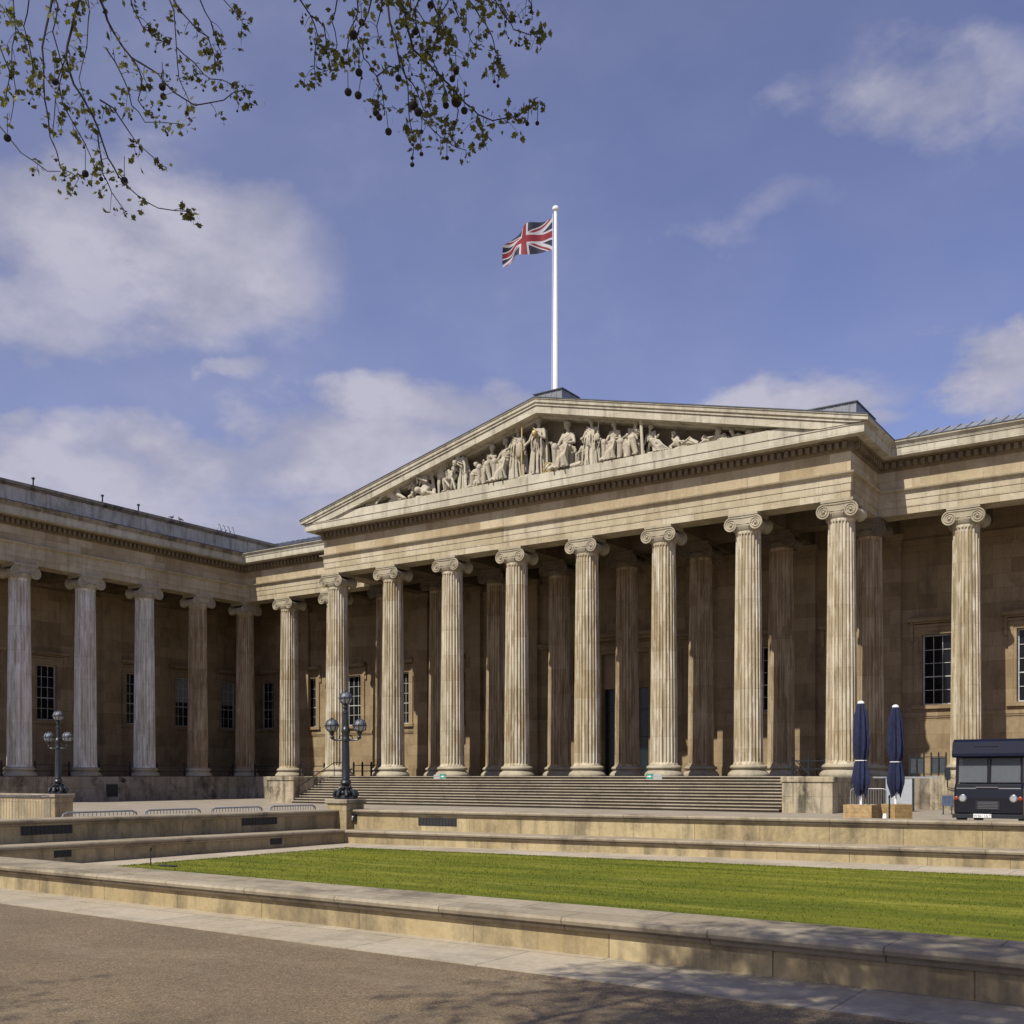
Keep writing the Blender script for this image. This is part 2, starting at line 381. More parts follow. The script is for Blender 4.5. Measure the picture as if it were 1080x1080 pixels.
# scattered cloud everywhere behind the camera too
back = math_(nt, 'MULTIPLY', math_(nt, 'LESS_THAN', sep.outputs[1], -.05), .42)
dens = math_(nt, 'MAXIMUM', dens, math_(nt, 'MULTIPLY', back, .55))
dn = math_(nt, 'ADD', dens, math_(nt, 'MULTIPLY', math_(nt, 'SUBTRACT', wn1, .5), .95))
dn = math_(nt, 'ADD', dn, math_(nt, 'MULTIPLY', math_(nt, 'SUBTRACT', wn2, .5), .75))
dn = math_(nt, 'MAXIMUM', dn, math_(nt, 'MULTIPLY', math_(nt, 'ADD', math_(nt, 'MULTIPLY', math_(nt, 'SUBTRACT', 1.0, az), .16), math_(nt, 'MULTIPLY', wn1, .25)), .95))
mask = ramp(nt, dn, [(.22, 0.0), (.40, .26), (.62, .72), (.92, .93)])
cloudcol = ramp(nt, math_(nt, 'ADD', wn2, math_(nt, 'MULTIPLY', math_(nt, 'SUBTRACT', dn, .6), .25)), [(.30, (3.9,3.95,5.1)), (.48, (4.6,4.6,5.8)), (.68, (6.0,5.85,7.0))])
skyt = mixc(nt, 1.0, sky.outputs[0], (1.38, 1.14, 1.43), 'MULTIPLY')
colw = mixc(nt, mask, skyt, cloudcol)
nt.links.new(colw, bg.inputs['Color']); bg.inputs['Strength'].default_value = .082
cam = bpy.data.objects.new('camera', bpy.data.cameras.new('camera')); C.objects.link(cam)
cam.location = (0, 0, 0); cam.rotation_euler = (R(90), 0, YAW)
cam.data.sensor_width = 36; cam.data.lens = 36*FPX/1080; cam.data.shift_y = (HOR-540)/1080; cam.data.clip_end = 2000; cam.data.clip_start = .1
sc = bpy.context.scene; sc.camera = cam
sc.view_settings.view_transform = 'Standard'; sc.view_settings.look = 'None'; sc.view_settings.exposure = .10; sc.view_settings.gamma = 1
sc.cycles.max_bounces = 6; sc.cycles.use_denoising = True

# ------------------------------------------------------------------ ground
g = MB(); g.add([(-600,-600,G-.004), (600,-600,G-.004), (600,900,G-.004), (-600,900,G-.004)], [(0,1,2,3)])
tag(g.build('forecourt', M['court'], recalc=False), kind='structure')
# low wall lines: (x, y)
NW0, NW1 = (-24.0, 9.15), (3.5, 8.45)          # face of the near seat wall
def nwy(x): return NW0[1]+(NW1[1]-NW0[1])*(x-NW0[0])/(NW1[0]-NW0[0])
FW0, FW1 = (-18.6, 19.85), (4.5, 21.85)         # face of the far two-tier wall
def fwy(x): return FW0[1]+(FW1[1]-FW0[1])*(x-FW0[0])/(FW1[0]-FW0[0])
g = MB(); g.add([(-60,-40,G), (40,-40,G), (40,nwy(40)-.9,G), (-60,nwy(-60)-.9,G)], [(0,1,2,3)])
tag(g.build('gravel_path', M['gravel'], recalc=False), kind='structure')
g = MB(); g.prism([(-60,nwy(-60)-1.0), (40,nwy(40)-1.0), (40,nwy(40)+.3), (-60,nwy(-60)+.3)], lambda p, q, a: (p, q, a), G-.1, G+.012)
tag(g.build('paving_strip', M['pave']), kind='structure')
LX = -18.6
g = MB(); g.prism([(LX-.3, nwy(LX)+.3), (4.6, nwy(4.6)+.3), (4.6, fwy(4.6)+.3), (LX-.3, fwy(LX)+.3)], lambda p, q, a: (p, q, a), G-.1, G+.008)
tag(g.build('lawn_path', M['pave']), kind='structure')
LA = [(-17.05, 10.2), (3.4, 10.0), (3.4, 19.75), (-16.8, 18.25)]
g = MB(); g.prism(LA, lambda p, q, a: (p, q, a), G-.05, G+.035)
tag(g.build('lawn', M['turf']), kind='structure')
g = MB(); rnd = random.Random(3)
for i in range(60000):
    u, v = rnd.random(), rnd.random()**.8
    if i < 9000: v = 1-abs(rnd.gauss(0, .004))
    elif i < 12000: u = abs(rnd.gauss(0, .003))
    x = LA[0][0]+(LA[1][0]-LA[0][0])*u; y0 = LA[0][1]+(LA[1][1]-LA[0][1])*u; y1 = LA[3][1]+(LA[2][1]-LA[3][1])*u
    y = y0+(y1-y0)*v; a = rnd.random()*math.pi; h = .010+rnd.random()*.020; wd = .006+.006*rnd.random()
    dx, dy = math.cos(a)*wd, math.sin(a)*wd; lx, ly = rnd.gauss(0, .012), rnd.gauss(0, .012)
    g.add([(x-dx, y-dy, G+.03), (x+dx, y+dy, G+.03), (x+lx, y+ly, G+.035+h)], [(0,1,2)])
tag(g.build('grass', M['blade'], recalc=False), kind='stuff')

# ------------------------------------------------------------------ low stone walls round the lawn
def seat_wall_prof(out, zt, depth, zb=G):
    # closed profile (out, z): face at 0, coping with a roll and a shadow groove
    return [(0, zb), (0, zt-.135), (.03, zt-.128), (.05, zt-.095), (.04, zt-.085), (.04, zt-.072), (.10, zt-.064), (.112, zt-.03), (.10, zt-.006), (.085, zt), (-depth, zt), (-depth, zb)]
def wall_parts(root, path, zt, depth, zb=G, name='face'):
    pr = seat_wall_prof(0, zt, depth, zb)
    f = MB(); f.sweep([pr[0], pr[1], (-depth+.03, zt-.135), (-depth+.03, zb)], path); f.build(name, M['low'], root)
    c = MB(); c.sweep([(-depth, zt-.134)]+[(pr[1][0], zt-.134)]+pr[2:11], path); c.build('coping', M['cope'], root)
r = empty('seat_wall', (-8, nwy(-8), G)); tag(r, 'long low stone seat wall in front of the lawn, nearest the camera', 'wall')
def rel(root, build):
    # children are modelled in world space
    for ch in root.children: ch.matrix_parent_inverse = root.matrix_world.inverted()
def settle(root):
    bpy.context.view_layer.update()
    def go(o):
        for ch in o.children:
            go(ch)
    for ch in root.children:
        ch.location = Vector(ch.location)-Vector(root.location)
wall_parts(r, [NW0, NW1], -1.335, .84); settle(r)
def grille(x0, x1, y0, y1, z0, z1, axis):
    b = MB(); b.box(x0, x1, y0, y1, z0, z1)
    n = 12
    for k in range(n):
        if axis == 'x':
            yy = y0+(y1-y0)*(k+.5)/n; b.box(x1-.001, x1+.008, yy-.012, yy+.012, z0+.01, z1-.01)
        else:
            xx = x0+(x1-x0)*(k+.5)/n; b.box(xx-.012, xx+.012, y0-.008, y0+.001, z0+.01, z1-.01)
    return b
# far wall
r = empty('terrace_wall', (-8, fwy(-8), G)); tag(r, 'two-tier pale stone wall along the far side of the lawn, in full sun', 'wall')
zl, zu = -1.36, -.862
pA = [(FW0[0]-.02, FW0[1]), FW1]
wall_parts(r, pA, zl, .66, name='lower_face')
dn_ = Vector((FW1[0]-FW0[0], FW1[1]-FW0[1])).normalized(); no = Vector((-dn_.y, dn_.x))
pB = [(FW0[0]-.3+no.x*.62, FW0[1]+no.y*.62), (FW1[0]+no.x*.62, FW1[1]+no.y*.62)]
wall_parts(r, pB, zu, .62, name='upper_face')
def fwup(px, dy=0): return on_y(px, 20.6)
for (p0, p1, q0, q1) in [(440, 478, 860.5, 869)]:
    xa, xb = on_y(p0, 20.6), on_y(p1, 20.6); yy = pB[0][1]+(pB[1][1]-pB[0][1])*((xa+xb)/2-pB[0][0])/(pB[1][0]-pB[0][0])
    b = grille(xa, xb, yy-.006, yy+.2, -1.235, -1.035, 'y'); sl = (FW1[1]-FW0[1])/(FW1[0]-FW0[0]); b.v = [(x, y+(x-(xa+xb)/2)*sl, z) for x, y, z in b.v]; b.build('vent_grille', M['vent'], r)
xa, xb = on_y(372, 20.5), on_y(377, 20.5)
b = MB(); b.box(xa, xb, 20.41, 20.55, -1.17, -1.0); pl = b.build('service_plate', M['black'], r)
b = MB(); b.box(xa+.045, xb-.06, 20.402, 20.409, -1.06, -1.03); b.box(xa+.04, xa+.075, 20.402, 20.409, -1.14, -1.05); b.build('plate_mark', M['white'], r)
settle(r)
# left wall (runs away from the camera), slightly falling with the ground
r = empty('terrace_wall', (LX, 14, G)); tag(r, 'two-tier stone wall along the left side of the lawn, in its own shade', 'wall')
def xwall(root, X, zt0, zt1, depth, name):
    pr = seat_wall_prof(0, 0, depth, 0)
    f = MB(); c = MB()
    y0, y1 = 8.9, 19.86 if name == 'lower_face' else 20.45
    def sec(lst, zt, y): return [(X+o, y, z) for o, z in lst(zt)]
    fl = lambda zt: [(0, G-.05), (0, zt-.135), (-depth+.03, zt-.135), (-depth+.03, G-.05)]
    cl = lambda zt: [(-depth, zt-.134), (0, zt-.134), (.03, zt-.128), (.05, zt-.095), (.04, zt-.085), (.04, zt-.072), (.10, zt-.064), (.112, zt-.03), (.10, zt-.006), (.085, zt), (-depth, zt)]
    for mb, l in ((f, fl), (c, cl)):
        a, b_ = sec(l, zt0, y0), sec(l, zt1, y1); n = len(a)
        mb.add(a+b_, [tuple(range(n-1, -1, -1)), tuple(range(n, 2*n))]+[(i, (i+1)%n, n+(i+1)%n, n+i) for i in range(n)])
    f.build(name, M['low'], root); c.build('coping', M['cope'], root)
xwall(r, LX, -1.27, -1.345, .66, 'lower_face')
xwall(r, LX-.62, -.82, -.87, .6, 'upper_face')
for p0, p1, X, q0, q1 in [(22, 76, LX-.62, 869, 880), (255, 292, LX-.62, 861, 870), (57, 75, LX, 894, 904), (285, 297, LX, 881.5, 890.5)]:
    ya, za = on_x(p0, X, q0); yb, zb = on_x(p1, X, q1); ym, zt = on_x((p0+p1)/2, X, q0); _, zz = on_x((p0+p1)/2, X, q1)
    grille(X-.1, X+.012, ya, yb, zz, zt, 'x').build('vent_grille', M['vent'], r)
settle(r)
# side wall beyond the left pedestal
r = empty('garden_wall', (-40, 21.6, G)); tag(r, 'low plain stone wall left of the far left lamp pedestal', 'wall')
wall_parts(r, [(-52, 21.3), (-33.2, 21.3)], -.62, .6); settle(r)

# pedestals + lamps
def pedestal(loc, label):
    r = empty('lamp_pedestal', loc); tag(r, label, 'pedestal', 'square stone pedestals under the lamp standards')
    h = -.6-G
    b = MB(); b.bbox(-.34, .34, -.34, .34, 0, h-.1, .012); b.build('shaft', M['low'], r)
    b = MB(); b.bbox(-.39, .39, -.39, .39, h-.1, h, .015); b.build('cap_slab', M['cope'], r)
    return r
PED1 = (-19.2, 20.55, G); PED2 = (-32.95, 21.15, G)
pedestal(PED1, 'square stone pedestal at the corner where the two terrace walls meet')
pedestal(PED2, 'square stone pedestal behind the left terrace wall, far left of the picture')
def lamp_proto():
    r = empty('street_lamp')
    b = MB()
    b.lathe([(.30,0),(.30,.04),(.27,.06),(.24,.10),(.15,.16),(.12,.26),(.10,.34),(.11,.36)], 20)
    for k in range(8):   # foliate scrolls round the foot
        a = k*math.pi/4+.2
        pts = [(math.cos(a)*rr, math.sin(a)*rr, z) for rr, z in ((.27,.05),(.31,.11),(.27,.20),(.20,.23),(.17,.16),(.22,.12))]
        b.tube(pts, [.04,.05,.05,.045,.04,.025], 7)
        b.ball((math.cos(a+.39)*.19, math.sin(a+.39)*.19, .17), .065, 7)
        b.tube([(math.cos(a)*.13, math.sin(a)*.13, .22), (math.cos(a+.3)*.17, math.sin(a+.3)*.17, .30), (math.cos(a+.5)*.13, math.sin(a+.5)*.13, .34)], [.03,.035,.02], 5)
    b.build('foot', M['iron'], r, True)
    b = MB()
    b.lathe([(.08,.33),(.13,.38),(.155,.44),(.13,.49),(.095,.52),(.11,.55),(.102,.57),(.10,1.10),(.088,1.52),(.105,1.54),(.11,1.58),(.10,1.62),(.085,1.66),(.10,1.74),(.125,1.80),(.115,1.86),(.08,1.92),(.062,1.94),(.06,2.26),(.085,2.28),(.08,2.32),(.05,2.35),(.055,2.40),(.085,2.43),(.05,2.47),(.05,2.50)], 20,
            fn=lambda a, h: 1+(.05*math.cos(12*a) if .57 <= h <= 1.52 else 0))
    b.build('post', M['iron'], r, True)
    for s in (-1, 1):
        b = MB(); b.tube([(.06*s,0,1.58),(.18*s,0,1.565),(.29*s,0,1.57),(.36*s,0,1.61),(.37*s,0,1.70)], [.028,.022,.022,.03,.026], 8)
        b.tube([(.08*s,0,1.70),(.17*s,0,1.66),(.18*s,0,1.60)], .014, 6)
        b.ball((.36*s,0,1.64), .055, 7); b.lathe([(.025,1.68),(.06,1.72),(.065,1.76)], 12, (.37*s,0,0))
        b.build('arm', M['iron'], r, True)
    def lantern(x, z):
        b = MB(); n = 14; rr = .172
        prof = [(max(.02, math.sin(math.pi*i/n))*rr, -math.cos(math.pi*i/n)*rr) for i in range(n+1)]
        b.lathe([(p, q+z) for p, q in prof[:8]], 20, (x, 0, 0)); gl = b.build('lantern', M['globe'], r, True)
        b = MB(); b.lathe([(p*1.01, q+z) for p, q in prof[7:]]+[(.02, z+rr+.02)], 20, (x, 0, 0)); b.build('hood', M['hood'], gl, True)
        b = MB()
        b.lathe([(rr-.01,z-.012),(rr+.026,z-.014),(rr+.028,z+.012),(rr-.01,z+.014)], 20, (x, 0, 0))
        b.lathe([(.04,z+rr-.02),(.045,z+rr+.01),(.03,z+rr+.025),(.015,z+rr+.04)], 10, (x, 0, 0))
        b.lathe([(.04,z-rr-.03),(.08,z-rr),(.10,z-rr+.03),(.05,z-rr+.02)], 12, (x, 0, 0))
        for k in range(8):
            a = k*math.pi/4
            b.tube([(x+math.cos(a)*math.sin(t)*rr*1.01, math.sin(a)*math.sin(t)*rr*1.01, z-math.cos(t)*rr*1.01) for t in [math.pi*i/10 for i in range(1, 10)]], .012, 5, False)
        b.build('cage', M['iron'], gl, True)
    lantern(0, 2.68); lantern(-.37, 1.95); lantern(.37, 1.95)
    return r
M['globe'] = plain('clear_ribbed_globe', (.30,.31,.30), .4, 0, .2, 12, .1)
M['hood'] = plain('frosted_lantern_hood', (.10,.108,.125), .5, 0, .25, 8)
L1 = lamp_proto(); L1.location = (PED1[0], PED1[1], -.6); L1.rotation_euler = (0, 0, YAW)
SC1 = .985; L1.scale = (SC1, SC1, SC1)
tag(L1, 'dark iron lamp standard with three globe lanterns on the corner pedestal by the steps', 'street lamp', 'three-globe lamp standards')
L2 = copy_tree(L1); L2.location = (PED2[0], PED2[1], -.6); L2.rotation_euler = (0, 0, YAW-.25)
L2['label'] = 'dark iron lamp standard with three globe lanterns in front of the left wing'

# ------------------------------------------------------------------ the museum
mus = empty('museum', (XC, 60, G))
tag(mus, 'long classical stone building with a columned portico, pediment and colonnaded wings', 'building')
MO = Vector(mus.location)
def part(mb, name, mat, smooth=False, parent=None, loc=None):
    o = mb.build(name, mat, None, smooth, loc=loc)
    o.parent = parent or mus
    if parent is None: o.location = Vector(o.location)-MO
    return o
# podium and steps
b = MB()
PX0, PX1 = -51.9, -14.95
b.box(PX0, PX1, 51.55, 75, G-.2, -.004)
b.box(-90, PX0+.001, 56.42, 75, G-.2, -.03)
b.box(PX1-.001, 6, 56.42, 75, G-.2, -.03)
b.box(-90, -63.3, 26, 56.42, G-.2, -.03)
b.box(-63.301, -63.24, 26, 56.36, G-.2, G+.5)
part(b, 'podium', M['pod'])
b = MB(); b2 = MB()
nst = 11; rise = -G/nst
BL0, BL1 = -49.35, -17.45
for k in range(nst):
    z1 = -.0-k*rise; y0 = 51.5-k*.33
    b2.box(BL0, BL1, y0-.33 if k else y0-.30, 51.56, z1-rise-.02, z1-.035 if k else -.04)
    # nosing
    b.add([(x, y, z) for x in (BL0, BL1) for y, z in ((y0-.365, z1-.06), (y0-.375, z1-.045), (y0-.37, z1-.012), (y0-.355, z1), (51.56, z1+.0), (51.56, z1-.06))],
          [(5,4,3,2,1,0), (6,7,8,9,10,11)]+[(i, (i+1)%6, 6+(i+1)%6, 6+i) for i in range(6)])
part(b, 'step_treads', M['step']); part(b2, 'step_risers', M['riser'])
for x0, x1 in ((PX0, BL0-.002), (BL1+.002, PX1)):
    b = MB(); b.bbox(x0+.06, x1-.06, 48.06, 51.5, G-.1, -.26, .02); b.bbox(x0, x1, 48.0, 51.52, -.26, -.02, .03)
    part(b, 'step_block', M['block'])
b = MB(); b.box(-63.24, -63.19, on_x(113, -63.2), on_x(124.5, -63.2), -1.35, -.55)
b2 = grille(-63.3, -63.2, on_x(113, -63.2), on_x(124.5, -63.2), -1.4, -.55, 'x'); part(b2, 'vent_grille', M['vent'])
b = MB(); b.ball((-63.22, on_x(130.5, -63.2), -.3), .16, 8, (.6,1,1)); part(b, 'wall_lamp', M['black'], True)

# walls
def wall(axis, plane, th, a0, a1, z0, z1, ops, mat=M['wall'], name='wall'):
    b = MB(); cuts = sorted(ops); cur = a0
    def bx(p, q, za, zb):
        if q-p < 1e-4 or zb-za < 1e-4: return
        if axis == 'y': b.box(p, q, plane, plane+th, za, zb)
        else: b.box(plane-th, plane, p, q, za, zb)
    for (p, q, za, zb) in cuts:
        bx(cur, p, z0, z1); bx(p, q, z0, za); bx(p, q, zb, z1); cur = q
    bx(cur, a1, z0, z1)
    return part(b, name, mat)
WW = .80; WZ0, WZ1 = 3.97, 7.9
win_y = [-66.8, -61.95, -57.1, -52.25, -47.4, -42.6, -23.45, -18.6, -13.55, -8.7, -3.9]
win_x = [34.3, 39.0, 43.75, 51.05, 55.55, 60.2]
door = (XC-1.75, XC+1.75, 0, 8.1)
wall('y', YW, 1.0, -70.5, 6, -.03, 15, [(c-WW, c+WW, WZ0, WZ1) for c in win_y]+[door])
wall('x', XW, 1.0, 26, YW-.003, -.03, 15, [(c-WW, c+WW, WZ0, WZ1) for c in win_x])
# courses, dado and skirting
b = MB()
def bandy(x0, x1, z0, z1, out): b.box(x0, x1, YW-out, YW+.002, z0, z1)
def bandx(y0, y1, z0, z1, out): b.box(XW-.002, XW+out, y0, y1, z0, z1)
for z0, z1, o in ((3.35,3.55,.09), (3.25,3.352,.05), (-.03,.55,.14), (.551,.7,.08), (12.6,12.9,.08), (12.902,13.25,.15)):
    for x0, x1 in ((XW+.16, XC-2.9), (XC+2.9, 6)): bandy(x0, x1, z0, z1, o)
    bandx(26, YW-.005, z0, z1, o)
part(b, 'string_course', M['wall'])
# pilasters
def pil(ax, a0, a1, out=.42):
    b = MB()
    segs = [(0,.5,.09),(.5,.62,.05),(.62,12.75,0),(12.75,12.85,.04),(12.85,13.15,.0),(13.15,13.3,.07),(13.3,13.6,.13)]
    for z0, z1, e in segs:
        if ax == 'y': b.box(a0-e, a1+e, YW-out-e, YW, z0, z1-.0005)
        else: b.box(XW, XW+out+e, a0-e, a1+e, z0, z1-.0005)
    part(b, 'pilaster', M['wall'])
for i in (0, 1, 2, 5, 6, 7):
    x = X8-(7-i)*S; pil('y', x-.64, x+.64)
pil('y', X8-9.6*S-.2, X8-9.6*S+.9, .3)
pil('x', 48.0, 49.55)
pil('x', 36.0, 37.2)
# windows
def window(ax, c):
    def P(a, o, z):   # a along, o outwards from the wall
        return (a, YW-o, z) if ax == 'y' else (XW+o, a, z)
    def bx(mb, a0, a1, o0, o1, z0, z1):
        p, q = P(a0, o0, z0), P(a1, o1, z1)
        mb.box(min(p[0],q[0]), max(p[0],q[0]), min(p[1],q[1]), max(p[1],q[1]), z0, z1)
    s = MB()
    for e0, e1, o in ((.0,.16,.06), (.16,.40,.10)):
        bx(s, c-WW-e1, c-WW-e0, -.002, o, WZ0, WZ1+e1); bx(s, c+WW+e0, c+WW+e1, -.002, o, WZ0, WZ1+e1)
        bx(s, c-WW-e0, c+WW+e0, -.002, o-.002, WZ1+e0, WZ1+e1)
    bx(s, c-WW-.42, c+WW+.42, -.002, .16, WZ1+.41, WZ1+.55)
    bx(s, c-1.38, c+1.38, -.002, .26, WZ1+.60, WZ1+.70); bx(s, c-1.46, c+1.46, -.002, .44, WZ1+.70, WZ1+.86); bx(s, c-1.40, c+1.40, -.002, .38, WZ1+.86, WZ1+.93)
    for sg in (-1, 1):
        x0 = c+sg*(WW+.52); bx(s, x0-.09, x0+.09, -.002, .2, WZ1+.05, WZ1+.60); bx(s, x0-.09, x0+.09, -.002, .11, WZ1-.35, WZ1+.05)
    bx(s, c-WW-.5, c+WW+.5, -.002, .2, WZ0-.22, WZ0-.002)
    root = part(s, 'window', M['wall'])
    f = MB(); o = -.32
    for e in (-1, 1): a = c+e*(WW-.04); bx(f, a-.045, a+.045, o-.06, o+.03, WZ0, WZ1)
    for z in (WZ0, WZ1-.09): bx(f, c-WW+.085, c+WW-.085, o-.06, o+.03, z+.001, z+.089)
    for k in (1, 2): a = c-WW+.085+(2*WW-.17)*k/3; bx(f, a-.016, a+.016, o-.03, o+.01, WZ0+.09, WZ1-.09)
    for k in range(1, 5): z = WZ0+.09+(WZ1-WZ0-.18)*k/5; h = .03 if k == 2 else .016; bx(f, c-WW+.085, c+WW-.085, o-.031, o+.012, z-h, z+h)
    fo = f.build('sash', M['sash'], root)
    p = MB(); bx(p, c-WW, c+WW, o-.08, o-.035, WZ0, WZ1); p.build('pane', M['glass'], root)
    if ax == 'x' and c > 54:
        q = MB(); bx(q, c-WW+.09, c+WW-.09, o-.034, o-.031, WZ0+1.95, WZ1-.1); q.build('blind', M['blind'], root)
    for ch in root.children: ch.location = (0, 0, 0)
for c in win_y: window('y', c)
for c in win_x: window('x', c)
# sill line of a flat panel pair beside the door
for c in (XC-5.35, XC+5.35):
    b = MB(); h = 1.25
    for a0, a1, z0, z1 in ((c-h-.16, c-h, 3.7, 8.3), (c+h, c+h+.16, 3.7, 8.3), (c-h, c+h, 8.14, 8.3), (c-h, c+h, 3.7, 3.86)):
        b.box(a0, a1, YW-.09, YW+.001, z0, z1)
    b.box(c-h-.35, c+h+.35, YW-.34, YW+.001, 8.85, 9.05); b.box(c-h-.25, c+h+.25, YW-.2, YW+.001, 8.7, 8.849)
    part(b, 'wall_panel', M['wall'])
# doorway
b = MB()
for e0, e1, o in ((0,.25,.1), (.25,.6,.22)):
    b.box(door[0]-e1, door[0]-e0, YW-o, YW+.001, 0, 8.1+e1); b.box(door[1]+e0, door[1]+e1, YW-o, YW+.001, 0, 8.1+e1)
    b.box(door[0]-e0, door[1]+e0, YW-o+.002, YW+.001, 8.1+e0, 8.1+e1)
b.box(door[0]-1.05, door[1]+1.05, YW-.45, YW+.001, 8.95, 9.15); b.box(door[0]-1.15, door[1]+1.15, YW-.7, YW+.001, 9.15, 9.4)
for s in (door[0]-.82, door[1]+.82): b.box(s-.14, s+.14, YW-.3, YW+.001, 7.6, 8.95)
dr = part(b, 'doorway', M['wall'])
b = MB(); b.box(door[0], door[1], YW+.3, YW+.45, 5.8, 8.1); b.box(door[0], door[1], YW+.25, YW+.3, 5.8, 5.95); b.build('lintel_panel', M['wall'], dr)
b = MB(); b.box(door[0], door[1], YW+.45, YW+.5, 0, 5.8); b.build('glazed_door', M['door'], dr)
b = MB()
for a in (door[0]+.05, XC-.6, XC, XC+.6, door[1]-.05): b.box(a-.03, a+.03, YW+.40, YW+.449, 0, 5.79)
for z in (2.6, 4.4): b.box(door[0], door[1], YW+.41, YW+.448, z-.03, z+.03)
b.build('door_frame', M['iron'], dr)

# fluted column: shaft > base, capital
def column_proto():
    nf = 24; sub = 7; n = nf*sub; fl = (0, 0, .60, .92, 1, .92, .60)
    rings = []
    z0, z1 = .60, 12.72
    for i in range(13):
        t = i/12; z = z0+(z1-z0)*t
        rings.append((.755-.115*(t**1.35)*1.0, z, 1 if 0 < i < 12 else 0))
    rings = [(.80, .60, 0), (.79, .64, 0), (.762, .70, 0)]+[(r_, z, f) for r_, z, f in rings if z > .75 and z < 12.5]+[(.648, 12.50, 1), (.645, 12.56, 0), (.66, 12.62, 0), (.66, 12.70, 0)]
    rings.insert(3, (.757, .78, 1))
    b = MB()
    for rr, z, f in rings:
        for k in range(n):
            a = 2*math.pi*(k+.5)/n
            dep = fl[k % sub]*.105*(rr/.755)
            q = rr-dep*f; b.v.append((q*math.cos(a), q*math.sin(a), z))
    m = len(rings)
    for i in range(m-1):
        for k in range(n): b.f.append((i*n+k, i*n+(k+1)%n, (i+1)*n+(k+1)%n, (i+1)*n+k)); b.mi.append(0)
    sh = b.build('column', M['col'], None)
    b = MB()
    b.lathe([(1.06,0),(1.07,.05),(1.06,.11),(1.0,.2),(.92,.27),(.86,.31),(.84,.34),(.87,.37),(.93,.40),(.96,.45),(.95,.51),(.90,.56),(.82,.60),(.80,.601)], 48)
    ba = b.build('base', M['cap'], sh, True)
    b = MB()
    # echinus, abacus
    b.lathe([(.64,12.66),(.70,12.74),(.78,12.86),(.80,12.98),(.70,13.05)], 40)
    b.box(-.80, .80, -.80, .80, 13.46, 13.602); b.box(-.76, .76, -.76, .76, 13.40, 13.46)
    vr = .37; vz = 13.03; vx = .665
    for sx in (-1, 1):
        cx = vx*sx
        # bolster between front and back scrolls
        b.lathe([(vr*.86,-.74),(vr*.9,-.72),(vr*.88,-.66),(vr*.72,-.45),(vr*.60,-.2),(vr*.66,-.12),(vr*.66,.12),(vr*.60,.2),(vr*.72,.45),(vr*.88,.66),(vr*.9,.72),(vr*.86,.74)], 20, (cx, 0, vz), 'y')
        for sy in (-1, 1):
            pts = []; rad = []
            turns = 2.6
            for i in range(48):
                t = i/47; a = math.pi/2-sx*(-1)*0; ang = math.pi/2+(-sx)*(-1)*t*turns*2*math.pi*(1)
                rr = vr*(1-t*.80)
                pts.append((cx+sx*math.sin(t*turns*2*math.pi)*rr, sy*.755, vz+math.cos(t*turns*2*math.pi)*rr)); rad.append(.042*(1-t*.5))
            b.tube(pts, rad, 6)
            b.ball((cx, sy*.76, vz), .075, 6)
    # channel joining the scrolls, sagging in the middle
    for sy in (-1, 1):
        y0, y1 = (.60*sy, .745*sy)
        top = [(x, 13.40) for x in (-.72, .72)]
        bot = [(.72, 13.12), (.45, 13.07), (.2, 13.02), (0, 13.0), (-.2, 13.02), (-.45, 13.07), (-.72, 13.12)]
        b.prism(top+bot, lambda p, q, a: (p, a, q), y0, y1)
        b.tube([(-.70, sy*.755, 13.385), (0, sy*.755, 13.36), (.70, sy*.755, 13.385)], .036, 6)
        b.tube([(-.66, sy*.75, 13.12), (-.3, sy*.752, 13.05), (0, sy*.753, 13.03), (.3, sy*.752, 13.05), (.66, sy*.75, 13.12)], .024, 6)
        for k in range(5): b.ball(((k-2)*.15, sy*.74, 12.93), .062, 6, (.8,1,1.2))
    ca = b.build('capital', M['cap'], sh, True)
    return sh
proto = column_proto()
cols = [(X8-(7-i)*S, Y1, 0) for i in range(8)]
cols += [(X8-(7-i)*S, Y2, 0) for i in range(8)]
cols += [(X8+S, Y2, 0), (X8+2*S, Y2, 0), (X8-8*S, Y2, 0), (X8-9*S+.05, Y2, 0)]
cols += [(XLW, Y2, 1)]+[(XLW, Y2+.1-k*S2, 1) for k in range(1, 6)]
shadecap = [c for c in proto.children if c.name.startswith('capital')][0].data.copy(); shadecap.materials.clear(); shadecap.materials.append(stone('shade_toned_capital_stone', (.17,.138,.095), (.13,.105,.07), 5, 5, .1, .3, .3))  # inner-row capitals: portico shade put into a darker copy of the stone
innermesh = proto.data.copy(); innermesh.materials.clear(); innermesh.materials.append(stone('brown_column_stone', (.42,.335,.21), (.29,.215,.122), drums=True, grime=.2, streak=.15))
rr_ = random.Random(5)
palemesh = proto.data.copy(); palemesh.materials.clear(); palemesh.materials.append(M['colp'])
def place_cols():
    for i, (x, y, rot) in enumerate(cols):
        o = proto if i == 0 else copy_tree(proto)
        o.parent = mus; o.location = Vector((x, y, 0 if y < 56 and x > -60 else -.0))-MO
        o.rotation_euler = (0, 0, R(90) if rot else 0)
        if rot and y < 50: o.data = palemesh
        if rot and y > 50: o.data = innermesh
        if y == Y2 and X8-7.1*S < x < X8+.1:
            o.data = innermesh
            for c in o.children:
                if c.name.startswith('capital'): c.data = shadecap
place_cols()

